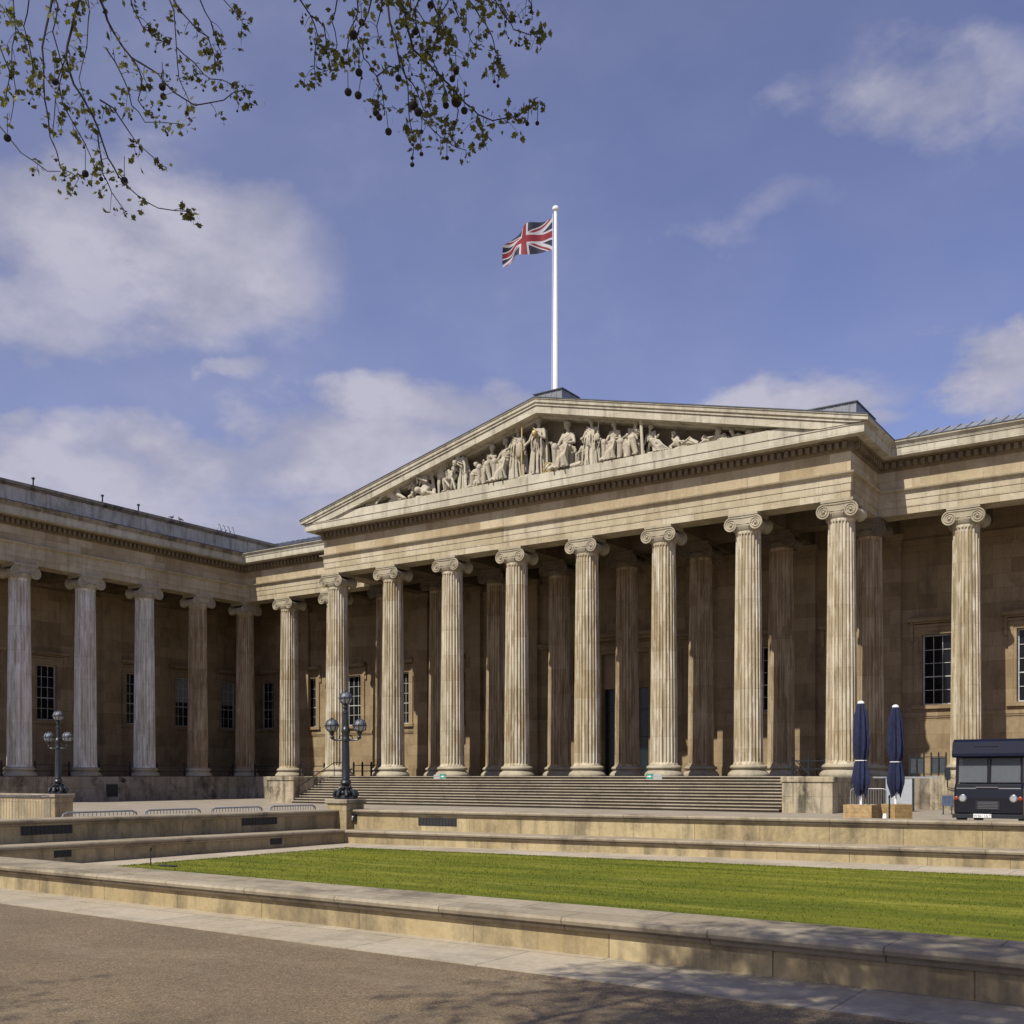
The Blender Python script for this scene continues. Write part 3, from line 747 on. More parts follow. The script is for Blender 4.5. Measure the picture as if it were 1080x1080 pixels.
# entablature following the whole front: left wing, flank, portico, flank
FX = -64.64+.62; FY = Y2-.64; PF = Y1-.64; PXL = X8-7*S-.62; PXR = X8+.62
path = [(FX, 26), (FX, FY), (PXL, FY), (PXL, PF), (PXR, PF), (PXR, FY), (6, FY)]
b = MB()
b.sweep([(-1.28,13.6), (0,13.6), (0,13.95), (.03,13.96), (.03,14.33), (.06,14.34), (.06,14.70), (.11,14.72), (.11,14.76), (.24,14.80), (.27,14.87), (.04,14.88), (-1.28,14.88)], path)
part(b, 'architrave', M['ent'])
b = MB(); b.sweep([(-1.25,14.881), (.03,14.881), (.03,15.88), (-1.25,15.88)], path); part(b, 'frieze', M['frieze'])
b = MB(); b.sweep([(-1.2,15.881), (.07,15.881), (.12,15.93), (.13,15.98), (.17,15.99), (.17,16.3), (.42,16.33), (.46,16.41), (-1.2,16.41)], path)
for (p, q) in zip(path[:-1], path[1:]):
    p, q = Vector(p), Vector(q); d = q-p; L = d.length; d.normalize(); n_ = Vector((d.y, -d.x))
    cnt = int(L/.36)
    for k in range(cnt):
        a = p+d*((k+.5)*L/cnt)
        if n_.x: b.box(min(a.x+n_.x*.16, a.x+n_.x*.39), max(a.x+n_.x*.16, a.x+n_.x*.39), a.y-.10, a.y+.10, 16.0, 16.29)
        else: b.box(a.x-.10, a.x+.10, min(a.y+n_.y*.16, a.y+n_.y*.39), max(a.y+n_.y*.16, a.y+n_.y*.39), 16.0, 16.29)
part(b, 'dentil_course', M['bed'])
b = MB(); b.sweep([(-1.2,16.412), (.88,16.412), (.93,16.43), (.93,16.82), (.97,16.83), (.97,16.88), (-1.2,16.88)], path); part(b, 'cornice', M['corn'])
cy = [(-1.2,16.882), (.985,16.882), (.99,16.93), (1.06,17.02), (1.13,17.08), (1.14,17.15), (1.10,17.155), (-1.2,17.2)]
for pth in ([(FX, 26), (FX, FY-1.14)], [(FX, FY-1.138), (FX, FY), (PXL, FY), (PXL, PF-.9)], [(PXR, PF-.9), (PXR, FY), (6, FY)]):
    b = MB(); b.sweep(cy, pth); part(b, 'cornice_moulding', M['dirty'] if pth[0][0] < -60 and len(pth) == 2 else M['corn'])
for pth in ([(FX, 26), (FX, FY), (PXL, FY), (PXL, PF-.9)], [(PXR, PF-.9), (PXR, FY), (6, FY)]):
    b = MB(); b.sweep([(-1.2,17.203), (1.165,17.158), (1.165,17.20), (-1.2,17.25)], pth); part(b, 'cornice_flashing', M['darklead'])
# inner beams, ceiling
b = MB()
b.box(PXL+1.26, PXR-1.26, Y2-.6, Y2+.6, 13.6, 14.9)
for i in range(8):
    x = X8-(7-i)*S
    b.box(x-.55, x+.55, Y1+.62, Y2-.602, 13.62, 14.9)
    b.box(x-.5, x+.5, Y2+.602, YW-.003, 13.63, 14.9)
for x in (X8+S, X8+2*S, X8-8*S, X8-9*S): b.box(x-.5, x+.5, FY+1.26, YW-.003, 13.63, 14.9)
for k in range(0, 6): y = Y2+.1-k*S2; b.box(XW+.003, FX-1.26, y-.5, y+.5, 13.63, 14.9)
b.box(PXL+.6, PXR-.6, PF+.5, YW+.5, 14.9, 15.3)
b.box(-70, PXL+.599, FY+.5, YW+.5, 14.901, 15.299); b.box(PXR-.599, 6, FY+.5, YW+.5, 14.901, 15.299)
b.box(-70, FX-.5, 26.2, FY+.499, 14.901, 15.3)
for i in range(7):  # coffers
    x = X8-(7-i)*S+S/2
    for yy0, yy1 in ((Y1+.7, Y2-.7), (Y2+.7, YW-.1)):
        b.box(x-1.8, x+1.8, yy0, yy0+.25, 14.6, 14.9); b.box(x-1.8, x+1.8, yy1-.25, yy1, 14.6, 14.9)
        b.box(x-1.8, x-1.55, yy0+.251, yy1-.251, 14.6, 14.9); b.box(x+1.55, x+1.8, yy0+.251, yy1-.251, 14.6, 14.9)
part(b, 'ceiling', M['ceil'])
# pediment
HW = PXR+.98-XC; ZT0, ZT1 = 17.15, 21.70
b = MB(); b.box(XC-HW+.06, XC+HW-.06, PF-.86, PF+.5, 16.884, 17.30); b.box(XC-HW+.4, XC+HW-.4, PF-.84, PF+.45, 17.3, 17.36)
part(b, 'pediment_ledge', M['corn'])
sec = [(53.0,0), (PF-1.19,0), (PF-1.19,-.05), (PF-1.14,-.06), (PF-1.13,-.24), (PF-1.03,-.27), (PF-1.03,-.32), (PF-1.07,-.33), (PF-1.07,-.40), (PF-.97,-.42), (PF-.97,-.46), (PF-1.00,-.47), (PF-1.00,-.82), (PF-.3,-.84), (PF-.2,-.92), (PF+.1,-.95), (53.0,-.95)]
b = MB(); ns = 40; k = len(sec)
for s_ in (-1, 1):
    o = len(b.v)
    for i in range(ns+1):
        t = i/ns; x = XC+s_*(HW+.18)*(1-t); zt = ZT0-.02+(ZT1-ZT0)*t
        for y, dz in sec: b.v.append((x, y, max(zt+dz, 16.90)))
    for i in range(ns):
        for j in range(k-1): b.f.append((o+i*k+j, o+i*k+j+1, o+(i+1)*k+j+1, o+(i+1)*k+j)); b.mi.append(0)
    b.f.append(tuple(o+j for j in range(k))); b.mi.append(0)
part(b, 'raking_cornice', M['corn'])
b = MB()
for s_ in (-1, 1):
    xa, za, xb, zb = XC+s_*(HW+.2), ZT0-.015, XC, ZT0+ZT1-ZT0-.015+ZT0*0
    zb = ZT0-.02+ZT1-ZT0*0-ZT0*0 if False else ZT0-.02+(ZT1-ZT0)
    vs = [(x, y, z+dz) for x, z in ((xa, ZT0-.02), (xb, zb)) for y, dz in ((PF-1.22,.002), (53.1,.002), (53.1,.05), (PF-1.22,.05))]
    b.add(vs, [(0,1,2,3), (4,7,6,5), (0,4,5,1), (1,5,6,2), (2,6,7,3), (3,7,4,0)])
part(b, 'roof_edge_capping', M['darklead'])
b = MB(); b.prism([(XC-HW+.8, 17.0), (XC+HW-.8, 17.0), (XC+HW-.8, 17.2), (XC, 21.35), (XC-HW+.8, 17.2)], lambda p, q, a: (p, a, q), PF+.36, PF+.9)
part(b, 'tympanum', stone('tympanum_stone', (.19,.155,.105), (.155,.125,.08), 2.2, 1.0, .3, .4, .3))  # stone colour darkened to paint depth shadow behind the figures
# roofs
b = MB(); b.prism([(XC-HW+.1, 17.1), (XC, 21.66), (XC+HW-.1, 17.1)], lambda p, q, a: (p, a, q), 53.02, 76)
for s_ in (-1, 1):
    for k in range(1, 24):
        t = k/24; x = XC+s_*HW*(1-t) ; z = 17.16+4.58*t
part(b, 'portico_roof', M['lead'])
# fold: the gable roof must stay behind the raking cornice top
for x0, x1 in ((-70, PXL-.2), (PXR+.2, 6)):
    b = MB()
    b.prism([(FY+.1, 17.19), (YW+1, 19.6), (YW+12, 19.6), (YW+12, 15.3), (FY+.1, 15.9)], lambda p, q, a: (a, p, q), x0, x1)
    n = int((x1-x0)/.6)
    for k in range(n):
        x = x0+(k+.5)*(x1-x0)/n
        b.prism([(FY+.2, 17.25), (YW+1, 19.67), (YW+1, 19.55), (FY+.2, 17.1)], lambda p, q, a: (a, p, q), x-.045, x+.045)
    part(b, 'flank_roof', M['lead'])
b = MB(); b.box(-90, FX-1.0, 26, FY+9, 15.31, 17.21)
part(b, 'wing_roof', M['darklead'])
# attic over the left wing
AX = -64.75
b = MB(); b.box(-84, AX, 26, 60.9, 17.205, 18.62)
y = 26.0; k = 0
while y < 60.5:
    b.box(AX-.001, AX+.06, y, min(60.85, y+1.3), 17.3, 18.6); y += 4.75 if k % 2 else 2.6; k += 1
b.box(AX-.002, AX+.12, 26, 60.95, 17.21, 17.38)
part(b, 'attic', M['attic'])
b = MB(); b.box(-84.1, AX+.16, 26, 61.05, 18.622, 18.72); b.box(-84.2, AX+.26, 26, 61.15, 18.722, 18.92)
part(b, 'attic_coping', M['dirty'])
for ch in mus.children_recursive:
    pass

# boxes on the roofs
def roofbox(name, label, x0, x1, y0, y1, z0, z1, slope=.0, cat='roof structure'):
    r = empty(name, ((x0+x1)/2, (y0+y1)/2, z0)); tag(r, label, cat)
    b = MB(); b.add([(x0,y0,z0),(x1,y0,z0),(x1,y1,z0),(x0,y1,z0),(x0,y0,z1-slope),(x1,y0,z1),(x1,y1,z1),(x0,y1,z1-slope)], [(0,3,2,1),(4,5,6,7),(0,1,5,4),(1,2,6,5),(2,3,7,6),(3,0,4,7)])
    n = int((x1-x0)/.35)
    for k in range(1, n): x = x0+(x1-x0)*k/n; b.box(x-.02, x+.02, y0-.03, y0, z0, z1-slope-.02)
    b.build('cladding', M['lead'], r)
    b = MB(); b.box(x0-.08, x1+.08, y0-.08, y1+.08, z1+.001, z1+.06) if slope == 0 else b.add([(x0-.08,y0-.08,z1-slope+.01),(x1+.08,y0-.08,z1+.01),(x1+.08,y1+.08,z1+.01),(x0-.08,y1+.08,z1-slope+.01),(x0-.08,y0-.08,z1-slope+.07),(x1+.08,y0-.08,z1+.07),(x1+.08,y1+.08,z1+.07),(x0-.08,y1+.08,z1-slope+.07)], [(0,3,2,1),(4,5,6,7),(0,1,5,4),(1,2,6,5),(2,3,7,6),(3,0,4,7)])
    b.build('capping', M['darklead'], r); settle(r)
    return r
roofbox('roof_hatch', 'lead-clad box at the foot of the flagpole, behind the pediment peak', XC-1.35, XC+.55, 53.1, 55.0, 20.6, 22.7, .0)
xa = on_y(862, 57.5); xb = on_y(903, 57.5)
roofbox('roof_hatch', 'grey lead-clad plant box on the roof behind the right corner of the pediment', xa-.6, xb, 57.5, 61, 16.8, 20.1, .0)

# flagpole and flag
fp = empty('flagpole', (XC, 53.3, 21.6)); tag(fp, 'tall white flagpole behind the peak of the pediment', 'flagpole')
b = MB(); b.lathe([(.19,0),(.18,.8),(.165,4),(.13,8),(.105,11.6),(.10,11.75)], 20); b.build('pole', M['white'], fp, True)
b = MB(); b.lathe([(.05,11.75),(.2,11.83),(.21,11.93),(.15,12.02),(.02,12.08)], 16); b.build('finial', M['white'], fp, True)
b = MB(); b.tube([(-.2,-.12,1.2),(-.17,-.12,6),(-.14,-.12,11.6)], .012, 5); b.build('halyard', M['white'], fp)
def ujack(u, v):
    # u 0..2 , v 0..1 ; returns 0 blue 1 white 2 red
    x, y = u-1.0, v-.5
    if abs(x) < .1 or abs(y) < .1: return 2
    if abs(x) < .1667 or abs(y) < .1667: return 1
    for s in (1, -1):
        d = (x*.5*s - y)/math.hypot(.5, 1)*1.0*1
        d = (x*.5*s-y)*math.cos(math.atan(.5))
        if abs(d) < .1:
            side = (1 if x > 0 else -1)*(1)
            lo, hi = (0, .0667) if (side*s*(1 if s > 0 else 1)) > 0 else (-.0667, 0)
            if s < 0: lo, hi = (0, .0667) if side > 0 else (-.0667, 0)
            else: lo, hi = (-.0667, 0) if side < 0 else (0, .0667)
            return 2 if lo <= d*(-1 if s > 0 else 1) <= hi else 1
    return 0
def flag():
    b = MB(); nu, nv = 132, 66; Wd, Hd = 3.75, 1.95
    P0 = Vector((XC-.17, 53.2, 33.0))
    for j in range(nv+1):
        for i in range(nu+1):
            u, v = i/nu, j/nv
            L = u*Wd
            droop = -.62*u**1.6-.12*math.sin(u*6.5+v*1.5)*u**.5
            y = .30*math.sin(u*8.5+v*1.1)*min(1, u*3)+.10*math.sin(u*17-v*2.5)*u
            hgt = 1-.30*math.sin(min(1, u*1.1)*math.pi/2)*.8+.0
            x = -L*(.95-.03*u)+.10*v*u
            b.v.append(tuple(P0+Vector((x-.08*math.sin(v*3)*u, y-.25*L*.3, droop-(1-v)*Hd*hgt+.07*math.sin(u*9)*(1-v)))))
    for j in range(nv):
        for i in range(nu):
            b.f.append((j*(nu+1)+i, j*(nu+1)+i+1, (j+1)*(nu+1)+i+1, (j+1)*(nu+1)+i)); b.mi.append(ujack((i+.5)/nu*2, (j+.5)/nv))
    return b.build('flag', flagmats(), None, True, recalc=False, loc=(P0.x, P0.y, P0.z))
tag(flag(), 'red, white and blue union flag streaming left from the top of the pole', 'flag')

# little things on the attic parapet
def pipe(px, h, label):
    y = on_x(px, AX+.1); r = empty('roof_pipe', (AX+.1, y, 18.92)); tag(r, label, 'vent pipe', 'short dark pipes along the left parapet')
    b = MB(); b.tube([(0,0,-.01),(0,0,h)], .05, 8); b.build('pipe', M['black'], r); b = MB(); b.lathe([(.05,h-.04),(.11,h),(.11,h+.08),(.03,h+.11)], 10); b.build('cowl', M['black'], r)
pipe(35, .45, 'short dark pipe on the left wing parapet, nearest the left edge')
pipe(108, .45, 'short dark pipe on the left wing parapet, second from the left edge')
pipe(146, .42, 'short dark pipe on the left wing parapet, third from the left edge')
def pigeon(px, label, flip):
    y = on_x(px, AX+.1); b = MB()
    b.ball((0,0,.17), .1, 8, (.8,1.8,.85)); b.ball((0,.14*flip,.29), .05, 6); b.tube([(0,.1*flip,.2),(0,.14*flip,.28)], [.06,.04], 6)
    b.tube([(0,-.12*flip,.17),(0,-.30*flip,.12)], [.06,.03], 6); b.tube([(.03,0,.1),(.03,0,0)], .01, 4); b.tube([(-.03,0,.1),(-.03,0,0)], .01, 4); b.tube([(0,.17*flip,.29),(0,.22*flip,.28)], [.015,.005], 4)
    o = b.build('pigeon', M['bird'], None, True); o.location = (AX+.1, y, 18.92); tag(o, label, 'bird', 'birds on the parapet')
pigeon(181, 'small grey bird perched on the left parapet, left of the other', 1); pigeon(190, 'small grey bird perched on the left parapet, right of the other', -1)
b = MB(); y0, y1 = on_x(228, AX-1), on_x(248, AX-1)
for k in range(4):
    yy = y0+(y1-y0)*k/3*.7; b.tube([(AX-1, yy+(y1-y0)*.3*t, 18.92+.85*math.sin(math.pi*t)) for t in [i/10 for i in range(11)]], .022, 5)
b.tube([(AX-1, y0, 18.95), (AX-1, y1, 18.95)], .02, 5)
tag(b.build('ladder_hoops', M['iron'], None, True), 'thin looped metal ladder guard on the left wing roof', 'ladder guard')

# ------------------------------------------------------------------ pediment sculpture
def capsule(b, p, q, r0, r1, n=8):
    p, q = Vector(p), Vector(q); b.tube([p, q], [r0, r1], n); b.ball(p, r0, 6); b.ball(q, r1, 6)
def drape(b, A, B, n, r0, r1, rnd, sag=.06):
    """n deep soft folds from the line A (above) to the line B (hem)"""
    def lerp(L, t):
        s = t*(len(L)-1); i = min(int(s), len(L)-2); return Vector(L[i]).lerp(Vector(L[i+1]), s-i)
    n = max(3, int(n*.8)); r0 *= .8; r1 *= .8
    for k in range(n):
        t = (k+.5)/n; a = lerp(A, t+rnd.uniform(-.2,.2)/n if 0 < k < n-1 else t); c = lerp(B, min(1, max(0, t+rnd.uniform(-.3,.3)/n)))
        pts = []; dy = rnd.uniform(-.05, .03); w_ = rnd.uniform(-.05,.05)
        for j in range(6):
            s = j/5; p = a.lerp(c, s); p = p+Vector((w_*math.sin(math.pi*s), dy*s-sag*math.sin(math.pi*s)*rnd.uniform(.6,1.2), 0)); pts.append(p)
        m = rnd.uniform(.75, 1.3)
        b.tube(pts, [(r0+(r1-r0)*j/5)*m for j in range(6)], 7)
def figure(pose, seed, flip=1, gown=True, extra=None):
    rnd = random.Random(seed); b = MB()
    J = dict(pose)
    def V(k): p = J[k]; return Vector((p[0]*flip, p[1], p[2]))
    pel, ch, hd = V('pel'), V('ch'), V('hd')
    up = (ch-pel).normalized()
    side = Vector((1, 0, 0)); side = (side-up*side.dot(up)).normalized()
    capsule(b, pel-side*.08, pel+side*.08, .15, .15); capsule(b, pel, ch, .145, .165)
    capsule(b, ch-side*.10, ch+side*.10, .135, .135)
    nk = ch+up*.22; capsule(b, ch, nk, .10, .06); capsule(b, nk, hd, .06, .06)
    b.ball(hd, .108, 9, (.84,1,1.14)); b.ball(hd+Vector((0,.045,.035)), .118, 8, (1,.9,.95)); b.tube([hd+Vector((-.1,-.03,.05)), hd+Vector((0,-.09,.085)), hd+Vector((.1,-.03,.05))], .022, 6); b.ball(hd+Vector((0,.13,.02)), .06, 6)
    b.ball(hd+Vector((0,-.115,-.01)), .026, 5, (.8,1.1,1.4))       # nose
    b.ball(hd+Vector((0,-.085,-.085)), .04, 5)                      # chin
    for s, L in ((-1, 'l'), (1, 'r')):
        sh = ch+side*(.19*s*1.0)+up*.08; e, h = V('e'+L), V('h'+L)
        capsule(b, sh, e, .068, .052); capsule(b, e, h, .05, .035); b.ball(h, .05, 6, (1,.8,1.2))
        for q in range(3): capsule(b, h, h+(h-e).normalized()*.09+Vector((rnd.uniform(-.03,.03),-.01,(q-1)*.02)), .016, .012, 5)
        hip = pel+side*.10*s; k_, f = V('k'+L), V('f'+L)
        capsule(b, hip, k_, .105, .07); capsule(b, k_, f, .068, .042); capsule(b, f, f+Vector((.02*s,-.16,-.02)), .045, .032)
    if gown:
        kind = gown
        if kind == 'long':
            w0 = .17; zt = pel.z+.12; hem = .03
            for ring, n, rA, rB in ((1.0, 15, .035, .05),):
                A = []; B = []
                for i in range(13):
                    a = math.pi*(1.12-(1.24)*i/12)
                    A.append((pel.x+math.cos(a)*w0*1.05, pel.y-math.sin(a)*w0*.8, zt)); B.append((pel.x+math.cos(a)*.30, pel.y-math.sin(a)*.26+.0, hem))
                drape(b, A, B, 17, rA, rB, rnd, .03)
            b.lathe([(.20,.0),(.19,.3),(.165,.6),(.15,zt),(.10,zt+.05)], 12, (pel.x, pel.y, 0))
            # overfold and cloak
            A = [(pel.x-.2*flip, pel.y-.12, pel.z+.22), (pel.x, pel.y-.19, pel.z+.28), (pel.x+.2*flip, pel.y-.12, pel.z+.34)]
            B = [(pel.x-.24*flip, pel.y-.15, pel.z-.1), (pel.x, pel.y-.24, pel.z-.22), (pel.x+.27*flip, pel.y-.14, pel.z-.42)]
            drape(b, A, B, 9, .028, .034, rnd)
            drape(b, [ch+side*.2*flip+Vector((0,.05,.1)), ch+side*.22*flip+Vector((0,.15,.1))], [(pel.x+.34*flip, pel.y+.02, .25), (pel.x+.38*flip, pel.y+.2, .2)], 5, .035, .055, rnd, 0)
            for q in range(3): # folds across the chest
                z = ch.z-.16+q*.10; b.tube([(ch.x-.17*flip, ch.y-.10, z+.14), (ch.x, ch.y-.175, z), (ch.x+.17*flip, ch.y-.11, z-.08)], .024, 6)
        if kind == 'sit':
            kl, kr, fl, fr = V('kl'), V('kr'), V('fl'), V('fr')
            for k_, f_ in ((kl, fl), (kr, fr)):      # cloth tight on each shin
                b.tube([k_+Vector((0,.0,.03)), k_.lerp(f_, .5)+Vector((0,.02,0)), f_+Vector((0,.04,.04))], [.12,.10,.09], 9); b.ball(k_, .125, 8)
            mid = (kl+kr)/2; m2 = (fl+fr)/2
            b.tube([pel+Vector((0,-.05,0)), mid+Vector((0,.12,-.03))], [.2,.15], 8)
            b.tube([mid+Vector((0,.10,-.05)), m2+Vector((0,.16,.04))], [.15,.19], 8)
            hi, lo = (kr, fl) if flip > 0 else (kl, fr)
            for q in range(7):    # long folds sweeping from the raised knee across to the other foot
                t = q/6; a = hi.lerp(pel, -.05+t*.55)+Vector((.10*flip*(1-t), -.03, .06))
                e = (lo+Vector((-.20*flip, -.02, -.02))).lerp((fr if flip > 0 else fl)+Vector((.20*flip, -.02, -.02)), (1-t)*.95+rnd.uniform(-.03,.03))
                c_ = a.lerp(e, .5)+Vector((-.05*flip, -.11+.05*t, -.08*t)); b.tube([a, a.lerp(c_, .6), c_, c_.lerp(e, .6)+Vector((0,0,-.02)), e], [.03,.034,.04,.045,.055], 7)
            for q in range(2):
                t = q/2; a = pel.lerp(mid, t*.85)+Vector((0,-.02,.12-.02*q)); b.tube([a+Vector((-.24,.06,-.06)), a+Vector((0,-.03,.035)), a+Vector((.24,.06,-.05))], [.035,.045,.035], 6)
            for sg in (-1, 1): b.tube([pel+Vector((.2*sg,.06,.1)), pel+Vector((.30*sg,.06,-.2)), (pel.x+rnd.uniform(.26,.36)*sg, pel.y+.02, .05)], [.06,.07,.09], 7)
            for q in range(3):
                o_ = Vector((0, 0, -.075*q)); b.tube([ch+Vector((.17*flip,-.06,.12))+o_, ch+Vector((0,-.175,-.02))+o_, ch+Vector((-.16*flip,-.10,-.14))+o_], .024, 6)
        if kind == 'wrap':
            kl, kr = V('kl'), V('kr'); fl, fr = V('fl'), V('fr')
            for q in range(9):
                t = q/8; c0 = pel.lerp((kl+kr)/2, t); b.tube([c0+Vector((-.02,.12,-.14)), c0+Vector((rnd.gauss(0,.02),-.17,.02)), c0+Vector((.02,.05,.16))], .035, 6)
                c1 = ((kl+kr)/2).lerp((fl+fr)/2, t*.9); b.tube([c1+Vector((-.02,.1,-.1)), c1+Vector((0,-.13,0)), c1+Vector((.02,.05,.1))], .034, 6)
            b.ball((pel+(kl+kr)/2)/2+Vector((0,.05,-.12)), .2, 8, (1.6,.8,.7))
    if extra: extra(b, V, rnd, flip)
    return b
STAND = dict(pel=(0,0,.95), ch=(.01,-.01,1.30), hd=(.0,-.03,1.66), el=(-.32,-.05,1.12), hl=(-.30,-.25,1.02), er=(.30,0,1.08), hr=(.36,-.12,.85), kl=(-.10,-.08,.5), fl=(-.12,-.04,.06), kr=(.12,-.03,.5), fr=(.16,.02,.06))
HOLD = dict(STAND, hl=(-.42,-.20,.95), el=(-.34,-.02,1.12), er=(.30,-.10,1.10), hr=(.10,-.30,1.18))
STAFF = dict(STAND, er=(.34,-.08,1.30), hr=(.40,-.24,1.48), hd=(-.05,-.06,1.63))
SIT = dict(pel=(0,.12,.62), ch=(.02,.08,.98), hd=(.0,.02,1.33), el=(-.34,.0,.78), hl=(-.46,-.22,.82), er=(.33,-.02,.80), hr=(.16,-.28,.74), kl=(-.22,-.36,.64), fl=(-.26,-.32,.08), kr=(.20,-.36,.60), fr=(.14,-.34,.08))
SIT2 = dict(SIT, ch=(-.08,.04,.97), hd=(-.16,-.05,1.30), hl=(-.30,-.38,.88), el=(-.38,-.12,.80), hr=(.02,-.36,.80), kl=(-.16,-.38,.66), kr=(.26,-.34,.62), fr=(.34,-.26,.08))
SITR = dict(SIT, ch=(-.10,.06,.96), hd=(-.10,-.02,1.30), er=(.20,-.1,.74), hr=(.38,-.25,.80), el=(-.38,.02,.72), hl=(-.42,-.1,.45), kl=(.10,-.34,.60), fl=(.40,-.32,.10), kr=(.34,-.30,.50), fr=(.78,-.25,.08))
KNEEL = dict(pel=(.05,.05,.42), ch=(-.06,-.05,.78), hd=(-.12,-.12,1.08), el=(-.28,-.2,.62), hl=(-.18,-.34,.80), er=(.20,-.22,.60), hr=(-.05,-.34,.72), kl=(-.18,-.32,.30), fl=(.12,.05,.06), kr=(.12,-.30,.16), fr=(.40,.02,.06))
BEND = dict(pel=(.05,.1,.85), ch=(-.02,-.12,1.10), hd=(-.18,-.3,1.02), el=(-.30,-.25,.85), hl=(-.34,-.30,.58), er=(.26,-.22,.88), hr=(.30,-.28,.62), kl=(-.14,-.05,.46), fl=(-.16,.0,.06), kr=(.16,.02,.46), fr=(.18,.06,.06))
CROUCH = dict(pel=(.12,.08,.38), ch=(-.08,-.1,.62), hd=(-.26,-.22,.76), el=(-.26,-.28,.36), hl=(-.38,-.3,.10), er=(.10,-.34,.40), hr=(-.10,-.36,.2), kl=(-.20,-.2,.42), fl=(.02,-.1,.06), kr=(.20,-.28,.46), fr=(.28,-.18,.06))
RECL = dict(pel=(-.10,.05,.20), ch=(-.38,.0,.42), hd=(-.50,-.06,.74), el=(-.66,-.1,.22), hl=(-.50,-.28,.10), er=(-.16,-.2,.34), hr=(.08,-.25,.30), kl=(.35,-.10,.40), fl=(.70,-.08,.10), kr=(.32,-.22,.22), fr=(.80,-.2,.08))
RISE = dict(pel=(.18,.1,.18), ch=(-.02,-.05,.42), hd=(-.16,-.16,.62), el=(-.34,-.2,.30), hl=(-.52,-.26,.10), er=(.22,-.26,.50), hr=(.02,-.34,.66), kl=(.42,-.12,.44), fl=(.60,-.1,.08), kr=(.50,-.2,.24), fr=(.82,-.15,.08))
CRAWL = dict(pel=(.30,.05,.16), ch=(-.02,-.05,.22), hd=(-.28,-.12,.34), el=(-.24,-.15,.12), hl=(-.5,-.2,.08), er=(-.06,-.25,.10), hr=(-.3,-.3,.06), kl=(.6,0,.12), fl=(.95,0,.06), kr=(.58,-.12,.10), fr=(.92,-.15,.06))
FZ = 17.365; FYc = PF-.25
rem_count = 0
def statue(name, pose, pxl, pxr, py0, py1, label, cat='statue', flip=1, gown='long', extra=None, natural=None, seed=0, parts=None, zadd=0, mat='stat'):
    cx = on_y((pxl+pxr)/2, FYc)
    zt = on_y((pxl+pxr)/2, FYc, py0)[1]
    b = figure(pose, seed, flip, gown, extra)
    zmax = max(v[2] for v in b.v)
    s = (zt-FZ-zadd)/zmax
    if natural: s = natural
    r = b.build(name, M[mat], None, True)
    md = r.modifiers.new('remesh', 'REMESH'); md.mode = 'VOXEL'; md.voxel_size = .016; md.use_smooth_shade = True
    # keep x extent near the photograph's
    wid = max(v[0] for v in b.v)-min(v[0] for v in b.v); mx_ = (max(v[0] for v in b.v)+min(v[0] for v in b.v))/2
    sx = min(1.45*s, max(.82*s, (on_y(pxr, FYc)-on_y(pxl, FYc))*1.12/wid)); cx -= mx_*sx
    r.scale = (sx, s*.92, s); r.location = (cx, FYc, FZ+zadd)
    tag(r, label, cat, 'sculpted figures in the pediment')
    if parts:
        for pn, pm, pmat in parts:
            c = pm.build(pn, M[pmat], r, True)
    return r
def seat(b, V, rnd, flip):
    p = V('pel'); o = len(b.v); b.box(p.x-.30, p.x+.30, p.y-.22, p.y+.28, .02, p.z-.10)
def seat_bundle(b, V, rnd, flip):
    seat(b, V, rnd, flip); p = V('pel'); b.ball((p.x+.36*flip, p.y-.1, .72), .14, 8, (1,.8,1)); b.box(p.x+.14, p.x+.46, p.y-.15, p.y+.2, .02, .56)
def rock(b, V, rnd, flip):
    p = V('pel')
    for k in range(7): b.ball((p.x+rnd.uniform(-.4,.4), p.y+rnd.uniform(-.1,.15), rnd.uniform(.02,.12)), rnd.uniform(.12,.2), 6, (1.3,.8,.8))
def wings(b, V, rnd, flip):
    c = V('ch')
    for k in range(9):
        a = .15+.10*k; b.tube([c+Vector((.08*flip,.12,.0)), c+Vector((.22*flip+.02*k*flip,.14,.32-.05*k)), c+Vector(((.20+.05*k)*flip,.12,.10-.17*k+.1))], [.03,.05,.02], 6)
    b.tube([c+Vector((.08*flip,.12,.05)), c+Vector((.16*flip,.14,.40)), c+Vector((.26*flip,.14,.30)), c+Vector((.5*flip,.12,-.55))], [.05,.06,.06,.03], 6)
def lyre(b, V, rnd, flip):
    b.ball((.22*flip, -.28, .92), .16, 8, (.8,.5,1.6)); b.tube([(.14*flip,-.3,1.0),(.10*flip,-.3,1.32)], .025, 6); b.tube([(.30*flip,-.3,1.0),(.36*flip,-.3,1.32)], .025, 6)
def books(b, V, rnd, flip):
    seat(b, V, rnd, flip); b.ball((-.62*flip, -.1, .18), .16, 7, (1.2,.8,1)); b.tube([(.3,-.2,.08),(.75,-.25,.1)], .07, 7)
def mask(b, V, rnd, flip):
    b.ball((.34*flip,-.2,1.0), .12, 7, (1,.5,1.2)); b.tube([(.30*flip,-.1,1.0),(.36*flip,-.05,1.8)], .03, 6)
def table(b, V, rnd, flip):
    seat(b, V, rnd, flip); b.box(.12*flip-.1, .12*flip+.1, -.5, -.3, .7, .74); 
def shell(b, V, rnd, flip):
    rock(b, V, rnd, flip); b.tube([(.3*flip,-.1,.1),(.55*flip,-.15,.35),(.4*flip,-.2,.5)], [.12,.09,.05], 7)
def rod(p, q, r): m = MB(); m.tube([p, q], r, 8); m.ball(q, r*1.7, 6); return m
statue('statue', CRAWL, 384, 402, 527, 536, 'small carved figure creeping out at the far left corner of the pediment', gown=None, extra=rock, seed=1)
statue('statue', RISE, 402, 430, 508, 534, 'carved nude man rising from rocks near the left corner of the pediment', gown=None, extra=rock, seed=2)
